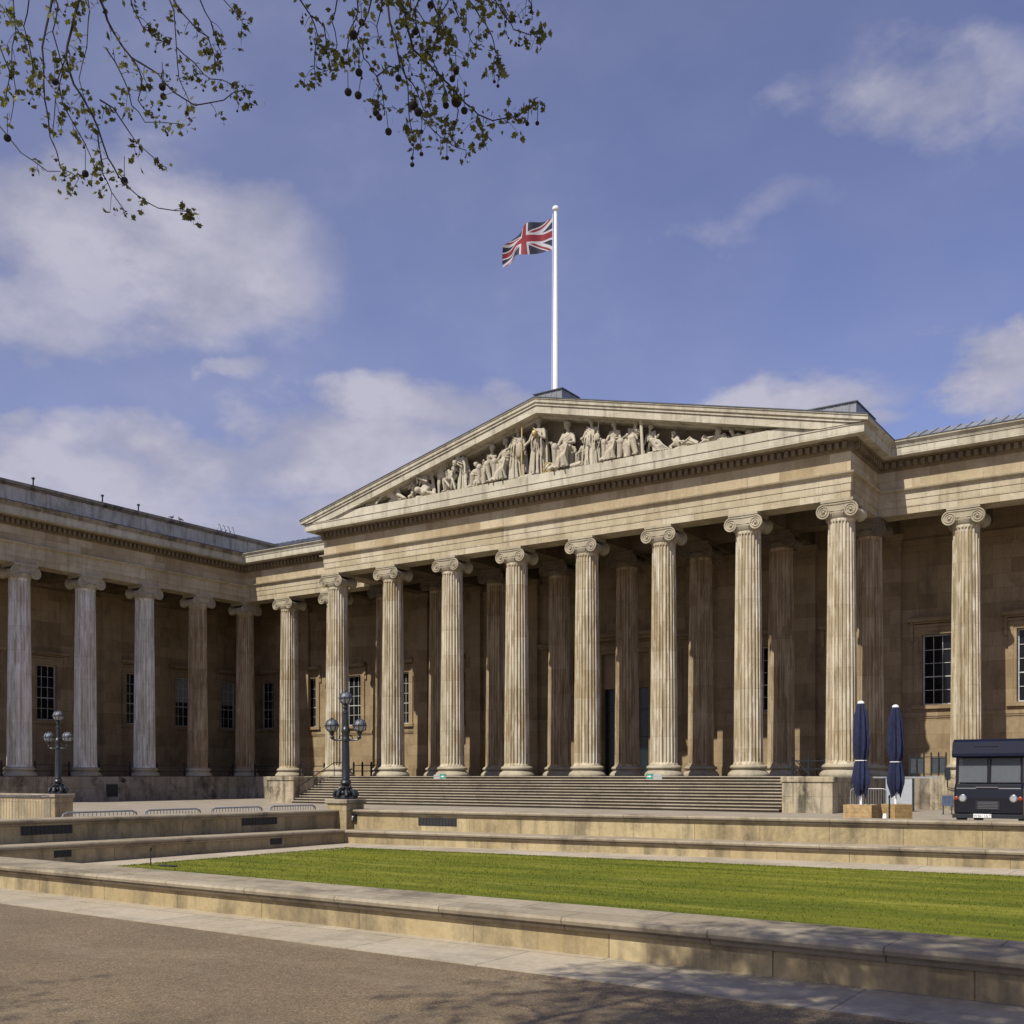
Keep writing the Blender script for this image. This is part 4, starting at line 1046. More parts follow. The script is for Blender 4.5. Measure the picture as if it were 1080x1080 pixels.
statue('statue', KNEEL, 429, 443, 503, 527, 'small dark carved figure crouching between the rising man and the winged figure', gown=None, extra=rock, seed=3, flip=-1)
statue('statue', KNEEL, 443, 461, 492, 525, 'kneeling robed statue with tall wings in the left part of the pediment', gown='sit', extra=wings, seed=4)
statue('statue', STAFF, 459, 475, 482, 523, 'standing half-nude statue of a hunter with raised arm, left of the crouching one', gown=None, seed=5, parts=[('staff', rod((.42,-.25,.1), (.30,-.25,1.75), .022), 'stat')])
statue('statue', CROUCH, 469, 482, 494, 520, 'small carved figure crouched at the feet of the hunter statue', gown='wrap', extra=rock, seed=6, flip=-1)
statue('statue', BEND, 481, 497, 481, 518, 'stooping statue bent over, without visible head, left of the three seated women', gown='long', seed=7)
statue('statue', SIT2, 496, 517, 486, 512, 'low seated draped statue writing on her knee, left of the three seated women', gown='sit', extra=table, seed=8, flip=1)
statue('statue', SIT2, 509, 524, 469, 507, 'seated draped statue with head in shade, middle of the three seated women', gown='sit', extra=seat, seed=9, flip=-1)
statue('statue', SIT, 522, 543, 461, 505, 'seated draped statue leaning on a square pedestal, right of the three seated women', gown='sit', extra=seat_bundle, seed=10)
statue('statue', STAND, 538, 556, 449, 502, 'standing robed statue holding a lyre, left of the gilded staff', gown='long', extra=lyre, seed=11)
statue('statue', HOLD, 557, 578, 439, 497, 'tallest central robed statue holding a gilded globe under the pediment peak', gown='long', seed=12,
       parts=[('globe', MB().ball((.08,-.36,1.20), .10, 10), 'gold'), ('staff', rod((-.52,-.25,.0), (-.50,-.25,1.72), .026), 'gold')])
statue('statue', SIT, 583, 611, 443, 494, 'large seated statue with veiled head right of the central figure', gown='sit', extra=books, seed=13, flip=1)
statue('statue', SIT, 609, 619, 462, 490, 'small child-like carved figure squeezed beside the large seated statue', gown='wrap', extra=seat, seed=14)
statue('statue', STAND, 616, 634, 440, 492, 'standing robed statue with mask, right of the veiled seated one', gown='long', extra=mask, seed=15, flip=1)
statue('statue', SIT, 634, 655, 443, 488, 'seated statue with harp beside the standing mask bearer, right half of the pediment', gown='sit', extra=lambda b, V, rnd, f: (seat(b, V, rnd, f), b.tube([(-.5,-.2,.1),(-.62,-.2,.5),(-.48,-.2,.85),(-.30,-.2,.6)], .035, 6)), seed=16)
statue('statue', SIT2, 655, 678, 442, 484, 'seated statue holding pipes, with a straight shaft at her right side', gown='sit', extra=seat, seed=17, flip=-1, parts=[('shaft', rod((.5,-.3,.0), (.44,-.3,1.25), .05), 'stat')])
statue('statue', SITR, 680, 708, 446, 480, 'half-seated draped statue leaning back with legs stretched to the right', gown='sit', extra=rock, seed=18)
statue('statue', RECL, 708, 738, 452, 472, 'reclining draped statue in the right part of the pediment', gown='wrap', extra=rock, seed=19)
statue('statue', RECL, 740, 760, 450, 466, 'small reclining carved figure with shell, in the narrowing right side', gown=None, extra=shell, seed=20, flip=-1)
def critter(pxl, pxr, py0, label, seed, name='carved_animal'):
    rnd = random.Random(seed); b = MB()
    cx = on_y((pxl+pxr)/2, FYc); L = on_y(pxr, FYc)-on_y(pxl, FYc); zt = on_y((pxl+pxr)/2, FYc, py0)[1]-FZ
    b.ball((0,0,zt*.35), zt*.35, 8, (L/zt*.55,1,1)); capsule(b, (-L*.3,0,zt*.4), (-L*.42,-.1,zt*.85), .12, .09); b.ball((-L*.42,-.14,zt*.9), .11, 7, (1.1,1.4,.9))
    capsule(b, (L*.3,0,zt*.3), (L*.5,-.1,.06), .1, .05)
    for s in (-.25, .0, .2): capsule(b, (L*s,-.1,zt*.3), (L*s+.1,-.3,.05), .08, .05)
    r = b.build(name, M['stat'], None, True); md = r.modifiers.new('remesh', 'REMESH'); md.mode = 'VOXEL'; md.voxel_size = .04; md.use_smooth_shade = True
    r.location = (cx, FYc, FZ); tag(r, label, 'carving', 'carved animals in the pediment corner')
critter(757, 771, 452, 'small carved beast with raised head, left one of two', 31)
critter(771, 787, 453, 'small carved beast lying down, right one of two', 32)
b = MB(); rnd = random.Random(2)
x0, x1 = on_y(791, FYc), on_y(817, FYc)
b.tube([(x0+(x1-x0)*t, FYc+.1*math.sin(6*t), FZ+.08+.22*abs(math.sin(4.5*t+.6))*(1-t)) for t in [i/14 for i in range(15)]], [.16*(1-.75*i/14) for i in range(15)], 8)
b.ball((x0, FYc-.05, FZ+.26), .17, 8, (1.4,1,.9)); tag(b.build('carved_serpent', M['stat'], None, True), 'carved serpent tapering into the far right corner of the pediment', 'carving')
# gilded wreath and instruments at the central feet
b = MB(); x0 = on_y(577.5, FYc-.3)
b.tube([(x0+.26*math.cos(a), FYc-.35, FZ+.33+.26*math.sin(a)) for a in [i*math.pi/8 for i in range(17)]], .035, 6)
b.tube([(x0-.35, FYc-.4, FZ+.04), (x0+.3, FYc-.4, FZ+.6)], .03, 6); b.tube([(x0, FYc-.35, FZ+.02), (x0+.5, FYc-.45, FZ+.12)], .06, 6); b.tube([(x0-.1, FYc-.35, FZ+.02), (x0-.05, FYc-.35, FZ+.7)], .025, 6)
tag(b.build('gilded_armillary', M['gold'], None, True), 'small gilded ring and rods at the feet of the central statue', 'ornament')
b = MB(); xa, xb = on_y(548, FYc), on_y(571, FYc)
b.prism([(xa, FZ-.003), (xb, FZ-.003), (xb-.3, FZ+.16), (xa+.5, FZ+.14)], lambda p, q, a: (p, a, q), FYc-.5, FYc-.28)
tag(b.build('statue_plinth', M['stat']), 'low sloping plinth slab in front of the central statue', 'plinth')

# ------------------------------------------------------------------ railings and small things on the podium
def railing_between(p, q, label, group='low black railings between the columns of the left wing', h=.82, posts=2, brace=False, z=-.03):
    p, q = Vector((*p, z)), Vector((*q, z)); d = q-p; L = d.length; ang = math.atan2(d.y, d.x)
    r = empty('railing', p, ang); tag(r, label, 'railing', group)
    for k in range(posts):
        x = L*k/(posts-1); b = MB(); b.box(x-.05, x+.05, -.05, .05, 0, h+.12); b.ball((x, 0, h+.16), .06, 6); b.box(x-.12, x+.12, -.12, .12, 0, .03); b.build('post', M['black'], r)
    for zz in (h-.04, h*.45):
        b = MB(); b.box(.051, L-.051, -.028, .028, zz-.03, zz+.03); b.build('rail', M['black'], r)
    if brace: b = MB(); b.tube([(.1,0,.1),(L*.5,0,h)], .03, 6); b.tube([(L*.5,-.02,.1),(L*.1,-.02,h)], .03, 6); b.build('brace', M['black'], r)
    return r
ordn = ['first', 'second', 'third', 'fourth', 'fifth']
ys = [Y2+.1-k*S2 for k in range(6)]; ys[0] = Y2
for k in range(5):
    lab = ['low black railing in the inner corner bay beside the darkest corner column', 'low black railing one bay nearer than the corner of the left wing', 'low black railing between the pale third and fourth columns from the left edge',
           'low black railing just right of the near-left lamp post, between two pale columns', 'low black railing cut off by the left edge of the picture'][k]
    if k == 4: continue
    railing_between((XLW-.1, ys[k+1]+1.15), (XLW-.1, ys[k]-1.15), lab)
railing_between((XLW-.1, ys[5]+1.15), (XLW-.1, ys[4]-1.15), 'low black railing cut off by the left edge of the picture')
railing_between((XLW+1.15, Y2), (X8-9*S-1.1, Y2), 'low black railing left of the sunlit flank column, facing the forecourt', 'low black railings across the left flank')
railing_between((X8-9*S+1.15, Y2), (X8-8*S-1.15, Y2), 'low black railing right of the sunlit flank column, above the left step block', 'low black railings across the left flank')
railing_between((on_y(373, 55.6), 55.6), (on_y(401, 55.6), 55.6), 'black railing with four posts standing behind the first portico columns', 'black railings on the portico', .80, 4, z=0)
railing_between((on_y(836, 55.2), 55.2), (on_y(870, 55.2), 55.2), 'black railing with crossed braces between the two rightmost portico columns', 'black railings on the portico', .85, 3, True, z=0)
r = empty('railing', (-13.9, 57.4, -.03)); tag(r, 'tall upright-barred fence section on the podium left of the van', 'fence')
for k in range(6): b = MB(); b.box(k*.36-.035, k*.36+.035, -.03, .03, 0, 1.25); b.build('post', M['black'], r)
b = MB(); b.box(-.03, 1.83, -.02, .02, .12, .16); b.box(-.03, 1.83, -.021, .021, 1.0, 1.04); b.build('rail', M['black'], r)
b = MB(); b.box(.05, .68, .04, .05, .18, .98); b.box(1.1, 1.75, .04, .05, .18, .98); b.build('panel', M['acryl'], r)
# stair handrail
r = empty('handrail', (BL0+.2, 48.2, G)); tag(r, 'thin dark sloping handrail up the left end of the steps', 'handrail')
b = MB(); b.tube([(0,-.1,.95),(0,3.3,1.7+.9),(0,4.0,1.7+.9)], .03, 7); b.build('rail', M['black'], r, True)
for y_, z0_, z1_ in ((.1,.1,.98),(1.7,.85,1.75),(3.3,1.6,2.6)): b = MB(); b.tube([(0,y_,z0_),(0,y_,z1_)], .025, 6); b.build('post', M['black'], r)
# wedge signs on the top step
def stepsign(px, py, w0, label, order):
    x, z = on_y(px, 51.1, py); r = empty('step_sign', (x, 51.13, -.155)); tag(r, label, 'sign', 'small signs propped on the steps')
    g0, g1 = (0, w0*.45) if order else (w0*.5, w0)
    b = MB(); b.box(g0, g1, 0, .03, 0, .28); o = b.build('green_panel', M['green'], r)
    h0, h1 = (g1, w0) if order else (0, g0)
    b = MB(); b.box(h0+.005, h1-.005, .002, .03, 0, .24); b.build('grey_panel', M['greysign'], r)
    b = MB(); m = (g0+g1)/2; b.add([(m-.14,-.004,.12),(m-.02,-.004,.12),(m-.02,-.004,.07),(m+.1,-.004,.14),(m-.02,-.004,.21),(m-.02,-.004,.16),(m-.14,-.004,.16)], [(0,1,2,3,4,5,6)]); b.build('arrow', M['white'], r, recalc=False)
stepsign(457, 822, .95, 'small green and grey sign on the steps below the third portico column', False)
stepsign(681, 822, .95, 'small green and grey sign on the steps below the sixth portico column', True)
# right podium cladding: pale wall and panel
b = MB(); b.bbox(-12.6, 5.9, 56.1, 56.42, G, .02, .02); 
tag(b.build('podium_wall', M['block']), 'pale stained stone retaining wall behind the van, right of the portico', 'wall')
r = empty('panel_gate', (-13.2, 53.0, G)); tag(r, 'grey metal access panel with dark post beside the right end of the portico', 'gate')
xa, xb = on_y(934, 53)+13.2, on_y(962, 53)+13.2
b = MB(); b.bbox(xa, xb, 0, .06, .15, 1.55, .01); b.build('panel', M['greysign'], r)
for x in (xa-.05, xb+.05): b = MB(); b.box(x-.04, x+.04, -.02, .08, 0, 1.75); b.build('post', M['iron'], r)
b = MB(); b.box(xa-.6, xb+1.2, -.03, .09, 1.60, 1.68); b.build('rail', M['galv'], r)

# ------------------------------------------------------------------ crowd barriers
def barrier(p, q, h, label, group, bars=18, mat='galv'):
    p, q = Vector((*p, G)), Vector((*q, G)); d = q-p; L = d.length
    r = empty('crowd_barrier', p, math.atan2(d.y, d.x)); tag(r, label, 'barrier', group)
    b = MB(); cr = .14; zb = .18
    pts = [(0,0,zb+cr),(.02,0,zb+.05),(cr,0,zb),(L-cr,0,zb),(L-.02,0,zb+.05),(L,0,zb+cr),(L,0,h-cr),(L-.04,0,h-.04),(L-cr,0,h),(cr,0,h),(.04,0,h-.04),(0,0,h-cr),(0,0,zb+cr)]
    b.tube(pts, .021, 7); b.build('frame', M[mat], r, True)
    for k in range(1, bars): x = L*k/bars; b = MB() if k == 1 else b; b.tube([(x,0,zb),(x,0,h)], .009, 5)
    b.build('bars', M[mat], r)
    for x in (L*.18, L*.82): b = MB(); b.tube([(x,-.28,0),(x,-.1,.14),(x,0,zb),(x,.1,.14),(x,.28,0)], .016, 6); b.build('foot', M[mat], r)
    return r
XB = LX-.62-.6-.2
gr = 'crowd barriers lined up behind the left terrace wall'
for (p0, p1), lab in zip([(65,145),(152,212),(222,277),(284,333)], ['longest-looking crowd barrier behind the left terrace wall, nearest the left lamp', 'second crowd barrier behind the left terrace wall, counted from the left lamp', 'third crowd barrier behind the left terrace wall, counted from the left lamp', 'last crowd barrier behind the left terrace wall, nearest the step block']):
    barrier((XB, on_x(p0, XB)), (XB, on_x(p1, XB)), .94, lab, gr)
barrier(tuple(at(-30, 0, 31.0)[:2]), tuple(at(53, 0, 33.2)[:2]), 1.1, 'crowd barrier in front of the plain wall at the left edge of the picture', 'crowd barriers standing alone', 26)
barrier((on_y(897, 47.2), 47.2), (on_y(935, 47.2), 47.2), 1.15, 'crowd barrier behind the left parasol beside the right step block', 'crowd barriers standing alone', 14)

# ------------------------------------------------------------------ parasols in planter boxes
def parasol(px, py_top, label, seed, d):
    base = at(px, 850, d); r = empty('parasol', (base.x, base.y, G+.72)); tag(r, label, 'parasol', 'closed navy parasols in timber boxes')
    H = at(px, py_top, d).z-(G+.72); rnd = random.Random(seed)
    b = MB(); b.tube([(0,0,-.68),(0,0,H-.1)], .045, 10); b.build('pole', M['white'], r, True)
    z0 = .38; zt = H*.43
    prof = [(.13,z0),(.19,z0+.12),(.245,z0+.35),(.25,z0+.55),(.20,zt-.1),(.15,zt),(.19,zt+.1),(.235,zt+.35),(.25,zt+.7),(.23,zt+1.1),(.20,H-.45),(.13,H-.12),(.10,H-.04)]
    ph = rnd.random()*6
    b = MB(); b.lathe(prof, 96, fn=lambda a, h: 1+.20*math.cos(8*a+ph+.5*math.sin(h*2))+.05*math.cos(19*a+h*3)+(.12*math.cos(5*a+ph) if h < zt-.2 else 0))
    # ragged lower hem
    for i, v in enumerate(b.v):
        if v[2] < z0+.01: a = math.atan2(v[1], v[0]); b.v[i] = (v[0], v[1], v[2]-.12*math.cos(8*a+ph)-.07*math.cos(3*a))
    b.build('canopy', M['navy'], r, True)
    b = MB(); b.lathe([(.10,H-.05),(.12,H-.03),(.11,H+.02),(.05,H+.06)], 16); b.build('top_cap', M['white'], r, True)
    b = MB(); b.lathe([(.176,zt-.015),(.195,zt-.012),(.195,zt+.012),(.176,zt+.015)], 24, fn=lambda a, h: 1+.06*math.cos(8*a)); b.build('tie', M['white'], r, True)
    return base
def planter(base, w_, dpt, label, dx, rz=0):
    r = empty('timber_box', (base.x, base.y, G)); r.rotation_euler = (0, 0, rz); tag(r, label, 'planter box', 'timber boxes under the parasols')
    for k in range(5):
        z0 = .02+k*.138; b = MB() if k == 0 else b; b.bbox(-w_/2+dx, w_/2+dx, -dpt/2, dpt/2, z0, z0+.134, .008)
    b.build('boards', M['wood'], r)
    b = MB()
    for sx in (-1, 1): b.box(dx+sx*(w_/2-.04)-.05, dx+sx*(w_/2-.04)+.05, -dpt/2-.015, -dpt/2-.001, .0, .71)
    b.build('corner_post', M['wood'], r)
    rn = random.Random(4); b = MB()
    for k in range(60):
        a = (dx+rn.uniform(-w_/2+.08, w_/2-.08), rn.uniform(-dpt/2+.08, dpt/2-.08)); b.ball((a[0], a[1], .70), rn.uniform(.02,.05), 5, (1,1,.6))
    b.build('pebbles', M['cope'], r)
b1 = parasol(908, 741, 'closed navy parasol in front of the rightmost portico column', 1, 37.0)
b2 = parasol(944.5, 745, 'closed navy parasol, right one of the pair, nearer the van', 2, 37.6)
planter(b1, .95, .85, 'timber box with pebbles holding the left parasol', .0); planter(b2, .8, .8, 'timber box with pebbles holding the right parasol', .0, -.55)

# ------------------------------------------------------------------ coffee van
def van():
    c = at(1042, 850, 34.3); r = empty('van', (c.x, c.y, G), 0); tag(r, 'old dark navy delivery van with split windscreen and raised roof, at the right edge', 'van')
    Wd = 1.04; L = 4.6
    b = MB()
    # body side profile swept across: (y, z)
    pr = [(0.02,.42),(-.02,.55),(-.03,1.0),(.0,1.30),(.10,1.42),(.13,1.46),(L,1.46),(L,.42)]
    n = len(pr)
    def shell_(x): return x
    xs = [(-Wd,.06),(-Wd+.06,0),(Wd-.06,0),(Wd,.06)]
    for x, ins in xs:
        for y, z in pr: b.v.append((x, y+(ins if y < 1 else -ins), z))
    for i in range(3):
        for j in range(n): b.f.append((i*n+j, i*n+(j+1)%n, (i+1)*n+(j+1)%n, (i+1)*n+j)); b.mi.append(0)
    b.f.append(tuple(range(n))); b.mi.append(0); b.f.append(tuple(3*n+j for j in range(n-1,-1,-1))); b.mi.append(0)
    # rear box above the waist, pillars
    b.box(-Wd+.01, Wd-.01, 1.3, L-.02, 1.461, 2.40)
    for x0, x1 in ((-Wd+.02, -Wd+.09), (-.035, .035), (Wd-.09, Wd-.02)):
        b.add([(x0,.14,1.46),(x1,.14,1.46),(x1,.22,1.46),(x0,.22,1.46),(x0,.22,2.31),(x1,.22,2.31),(x1,.30,2.31),(x0,.30,2.31)], [(0,1,5,4),(1,2,6,5),(2,3,7,6),(3,0,4,7),(0,3,2,1),(4,5,6,7)])
    b.box(-Wd+.02, -Wd+.08, 1.22, 1.30, 1.46, 2.31); b.box(Wd-.08, Wd-.02, 1.22, 1.30, 1.46, 2.31)
    body = b.build('body', M['tvan'], r, False)
    md = body.modifiers.new('bevel', 'BEVEL'); md.width = .02; md.segments = 2; md.limit_method = 'ANGLE'
    b = MB(); xs = [-Wd-.06, -Wd-.04, Wd+.04, Wd+.06]; rp = [(.06,2.31),(-.04,2.34),(-.03,2.44),(.09,2.82),(.26,2.91),(L,2.93),(L+.02,2.31)]
    n = len(rp)
    for x, dz in zip(xs, (-.05, 0, 0, -.05)):
        for y, z in rp: b.v.append((x, y, z+(dz if z > 2.5 else 0)))
    for i in range(3):
        for j in range(n): b.f.append((i*n+j, i*n+(j+1)%n, (i+1)*n+(j+1)%n, (i+1)*n+j)); b.mi.append(0)
    b.f.append(tuple(range(n))); b.mi.append(0); b.f.append(tuple(3*n+j for j in range(n-1,-1,-1))); b.mi.append(0)
    rf = b.build('roof', M['navroof'], r, False); md = rf.modifiers.new('bevel', 'BEVEL'); md.width = .03; md.segments = 3
    b = MB(); b.box(-.42, .30, .02, .10, 2.66, 2.69); b.box(.27, .32, .06, .2, 2.70, 2.83); b.build('roof_vent', M['black'], r)
    for x0, x1 in ((-Wd+.10, -.05), (.05, Wd-.10)):
        b = MB(); b.add([(x0,.175,1.49),(x1,.175,1.49),(x1,.258,2.29),(x0,.258,2.29),(x0,.185,1.49),(x1,.185,1.49),(x1,.268,2.29),(x0,.268,2.29)], [(0,1,2,3),(4,7,6,5),(0,4,5,1),(1,5,6,2),(2,6,7,3),(3,7,4,0)])
        ws = b.build('windscreen', M['scr'], r)
        b = MB()
        for p, q in (((x0,.168,1.49),(x1,.168,1.49)), ((x0,.25,2.29),(x1,.25,2.29)), ((x0,.168,1.49),(x0,.25,2.29)), ((x1,.168,1.49),(x1,.25,2.29))): b.tube([p, q], .013, 6)
        b.build('seal', M['rubber'], ws)
    for s in (-1, 1):
        b = MB(); b.box(s*(Wd-.045)-.006, s*(Wd-.045)+.006, .32, 1.2, 1.5, 2.28); b.build('side_window', M['scr'], r)
        b = MB(); b.lathe([(.02,-.05),(.085,-.045),(.125,-.03),(.13,.02)], 20, (s*.76, -.02, .98), 'y'); hl = b.build('headlight', M['chrome'], r, True)
        b = MB(); b.lathe([(.09,-.068),(.095,-.05),(.02,-.05)][::-1], 18, (s*.76, -.02, .98), 'y'); b.build('lens', M['globe'], hl, True)
        b = MB(); b.ball((s*.955, -.035, .98), .075, 8, (1,.5,1)); b.build('indicator', M['orange'], r, True)
        b = MB(); b.tube([(s*(Wd+.02),.2,1.62),(s*(Wd+.2),.1,1.68)], .012, 5); b.bbox(s*(Wd+.2)-.08, s*(Wd+.2)+.08, .08, .12, 1.6, 1.88, .01); b.build('wing_mirror', M['black'], r)
    b = MB(); b.box(-.36, .36, -.055, -.02, .62, .90); b.build('grille', M['black'], r)
    b = MB()
    for k in range(5): b.box(-.30, .30, -.062, -.056, .65+k*.05, .672+k*.05)
    b.build('grille_bars', M['chrome'], r)
    b = MB(); b.box(-.36, .30, -.035, -.006, 1.315, 1.36); b.build('badge_bar', M['chrome'], r)
    b = MB(); b.bbox(-Wd-.02, Wd+.02, -.16, -.04, .34, .47, .02); b.build('bumper', M['black'], r)
    b = MB(); b.box(-.41, .13, -.19, -.162, .36, .48); np_ = b.build('number_plate', M['plate'], r)
    tx = bpy.data.curves.new('plate_text', 'FONT'); tx.body = 'W361 ULT'; tx.size = .115; tx.align_x = 'CENTER'; tx.extrude = .001
    tx.materials.append(M['black']); tmp = bpy.data.objects.new('plate_text_curve', tx); C.objects.link(tmp); bpy.context.view_layer.update()
    tm = bpy.data.meshes.new_from_object(tmp.evaluated_get(bpy.context.evaluated_depsgraph_get())); bpy.data.objects.remove(tmp)
    to = bpy.data.objects.new('plate_lettering', tm); C.objects.link(to); to.parent = np_; to.location = (-.14, -.1935, .378); to.rotation_euler = (R(90), 0, 0)
    for s in (-1, 1):
        for y in (.75, 3.6):
            b = MB(); b.lathe([(.20,-.10),(.33,-.11),(.36,-.06),(.36,.06),(.33,.11),(.20,.10)], 24, (s*(Wd-.10), y, .36), 'x'); wl = b.build('wheel', M['rubber'], r, True)
            b = MB(); b.lathe([(.05,s*.02),(.12,s*.05),(.2,s*.06),(.205,s*.03),(.2,0)], 20, (s*(Wd-.05), y, .36), 'x'); b.build('rim', M['chrome'], wl, True)
    # dashboard, seats inside
    b = MB(); b.box(-Wd+.12, Wd-.12, .3, .5, 1.40, 1.52); b.lathe([(.16,-.01),(.18,-.01),(.18,.01),(.16,.01)], 20, (.45, .5, 1.7), 'y'); b.build('dashboard', M['rubber'], r)
    for s in (-.45, .45): b = MB(); b.bbox(s-.22, s+.22, .9, 1.05, 1.4, 2.05, .05); b.build('seat_back', M['rubber'], r)
def scrmat():
    m, nt, b = newmat('van_glass'); b.inputs['Base Color'].default_value = (.35,.38,.4,1); b.inputs['Roughness'].default_value = .03
    b.inputs['Transmission Weight'].default_value = .75; b.inputs['IOR'].default_value = 1.1; b.inputs['Specular IOR Level'].default_value = .8; return m
M['scr'] = scrmat()
van()
xa, za = on_y(993.5, 50, 839); xb, zb = on_y(1005, 50, 850)
r = empty('notice_board', (xa, 50, G)); tag(r, 'small blue-grey board on short feet standing left of the van', 'board')
b = MB(); b.bbox(0, xb-xa, 0, .05, zb-G, za-G, .008); b.build('panel', M['bluesign'], r)
for x in (.05, xb-xa-.05): b = MB(); b.box(x-.02, x+.02, -.12, .14, 0, .03); b.box(x-.02, x+.02, 0, .04, .03, zb-G); b.build('foot', M['black'], r)
xa, za = on_y(996, 55.95, 810); xb, zb = on_y(1001.5, 55.95, 819.5)
r = empty('switch_box', (xa, 55.95, zb)); tag(r, 'small dark box with a thin pipe on the podium wall left of the van', 'switch box')
b = MB(); b.bbox(0, xb-xa, 0, .15, 0, za-zb, .01); b.build('box', M['black'], r); b = MB(); b.tube([(.12,.05,0),(.12,.05,-.5),(.3,.05,-.56),(.6,.05,-.58)], .02, 6); b.build('pipe', M['iron'], r)
p = at(932, 860, 36.2); r = empty('folded_card', (p.x, p.y, G)); tag(r, 'small pale folded card lying between the two timber boxes', 'card')
b = MB(); b.add([(-.08,0,0),(.1,0,0),(.1,.2,0),(-.08,.2,0),(-.03,.05,.42),(.07,.05,.42),(.07,.1,.42),(-.03,.1,.42)], [(0,3,2,1),(4,5,6,7),(0,1,5,4),(1,2,6,5),(2,3,7,6),(3,0,4,7)]); b.build('card', M['plate'], r)
p = at(938, 860, 36.0); r = empty('barrier_post', (p.x, p.y, G)); tag(r, 'thin black belt post standing between the two parasols', 'post')
b = MB(); b.lathe([(.17,0),(.16,.03),(.03,.05),(.027,.95),(.035,.96),(.035,1.04),(.01,1.06)], 14); b.build('post', M['black'], r, True)
# small label stake in the lawn
sx = on_y(150, 0) if False else 0
p = at(150, 912, 1.66*FPX/(912-HOR)); r = empty('marker_stake', (p.x+.25, p.y, G+.01)); tag(r, 'thin dark marker stake in the left corner of the lawn', 'stake')
b = MB(); b.tube([(0,0,0),(0,0,.34)], .011, 6); b.tube([(0,0,.30),(.01,0,.36)], .018, 6); b.build('rod', M['black'], r)
b = MB(); b.box(.2, .62, .0, .12, 0.02, .05); b.build('foot_plate', M['vent'], r)

# ------------------------------------------------------------------ plane tree whose boughs hang into the picture
tree = empty('plane_tree', (-3.4, -3.2, G)); tag(tree, 'plane tree with young olive leaves and dangling seed balls, hanging in from the top left', 'tree')
TO = Vector(tree.location)
wood = MB(); twig = MB(); leaves = MB(); balls = MB(); rt = random.Random(11)
trunk_top = Vector((-3.7, -2.4, 4.0))
wood.tube([(-3.4,-3.2,G-.1),(-3.45,-3.15,G+.6),(-3.5,-2.9,.8),(-3.7,-2.6,2.6),trunk_top], [.52,.40,.34,.31,.27], 16)
def leaf(p, size, rnd=rt):
    # five-lobed plane leaf in a random plane
    n = Vector((rnd.gauss(0,1), rnd.gauss(0,1), rnd.gauss(0,1)+.4)).normalized(); u = n.orthogonal().normalized(); v = n.cross(u)
    a0 = rnd.random()*6.28; u, v = u*math.cos(a0)+v*math.sin(a0), v*math.cos(a0)-u*math.sin(a0)
    R_ = [(0,.05),(.5,.28),(.36,.5),(.95,.62),(.55,.85),(.62,1.05),(.2,1.0),(0,1.35),(-.2,1.0),(-.62,1.05),(-.55,.85),(-.95,.62),(-.36,.5),(-.5,.28)]
    cup = rnd.uniform(-.2,.35)
    vs = [p+(u*x+v*y+n*cup*(abs(x)-.3))*size*.5 for x, y in R_]+[p+v*.55*size*.5]
    k = len(R_); leaves.add(vs, [(i, (i+1)%k, k) for i in range(k)])
def cluster(p, rnd=rt, big=1.0):
    for _ in range(rnd.randint(2, 6)):
        leaf(p+Vector((rnd.gauss(0,.035), rnd.gauss(0,.035), rnd.gauss(-.01,.03)))*KT, rnd.uniform(.04,.105)*KT)
KT = .53
ballist = []
def ballat(p, r): ballist.append((r, tuple(p)))
def branch(pts2, d0, r0=.012, r1=.004, leafy=1.0, zig=True):
    """a hanging twig; pts2 = outline points (px,py), d0 = its distance"""
    pts = []
    dd = rt.uniform(-.5,.5)*KT; d0 *= KT; r0 *= KT; r1 *= KT
    n = len(pts2)
    for i, (x, y) in enumerate(pts2): pts.append(at(x, y, d0+dd*i/n))
    # densify with knobbly kinks
    out = [pts[0]]
    for a, c in zip(pts[:-1], pts[1:]):
        L = (c-a).length; k = max(2, int(L/.12/KT))
        for j in range(1, k+1):
            q = a.lerp(c, j/k)
            if j < k: q = q+Vector((rt.gauss(0,.010), rt.gauss(0,.010), rt.gauss(0,.010)))*KT
            out.append(q)
    m = len(out); twig.tube(out, [r0+(r1-r0)*(i/m)**.7 for i in range(m)], 6)
    for i, q in enumerate(out):
        if i < 1: continue
        if rt.random() < .70*leafy:
            L = rt.uniform(.05,.20)*KT; dr = Vector((rt.gauss(0,1), rt.gauss(0,1), rt.gauss(-.5,.8))).normalized()
            mid = q+dr*L*.5+Vector((0,0,.005)); e = q+dr*L+Vector((0,0,-.01)); twig.tube([q, mid, e], [r1*.9, r1*.7, r1*.5], 5); cluster(e)
            if rt.random() < .5: cluster(mid)
            if rt.random() < .35:
                e2 = e+Vector((rt.gauss(0,.02), rt.gauss(0,.02), -rt.uniform(.03,.09)))*KT; twig.tube([e, e2], .0012, 4); ballat(e2, rt.uniform(.008,.014)*KT)
        elif rt.random() < .3*leafy: cluster(q)
    if leafy > .3: cluster(out[-1]); cluster(out[-1])
    return out
def s1(L): return [(x/1.8, y/1.8) for x, y in L]
def s2(L): return [(300+x/3.6, y/3.6) for x, y in L]
main = []
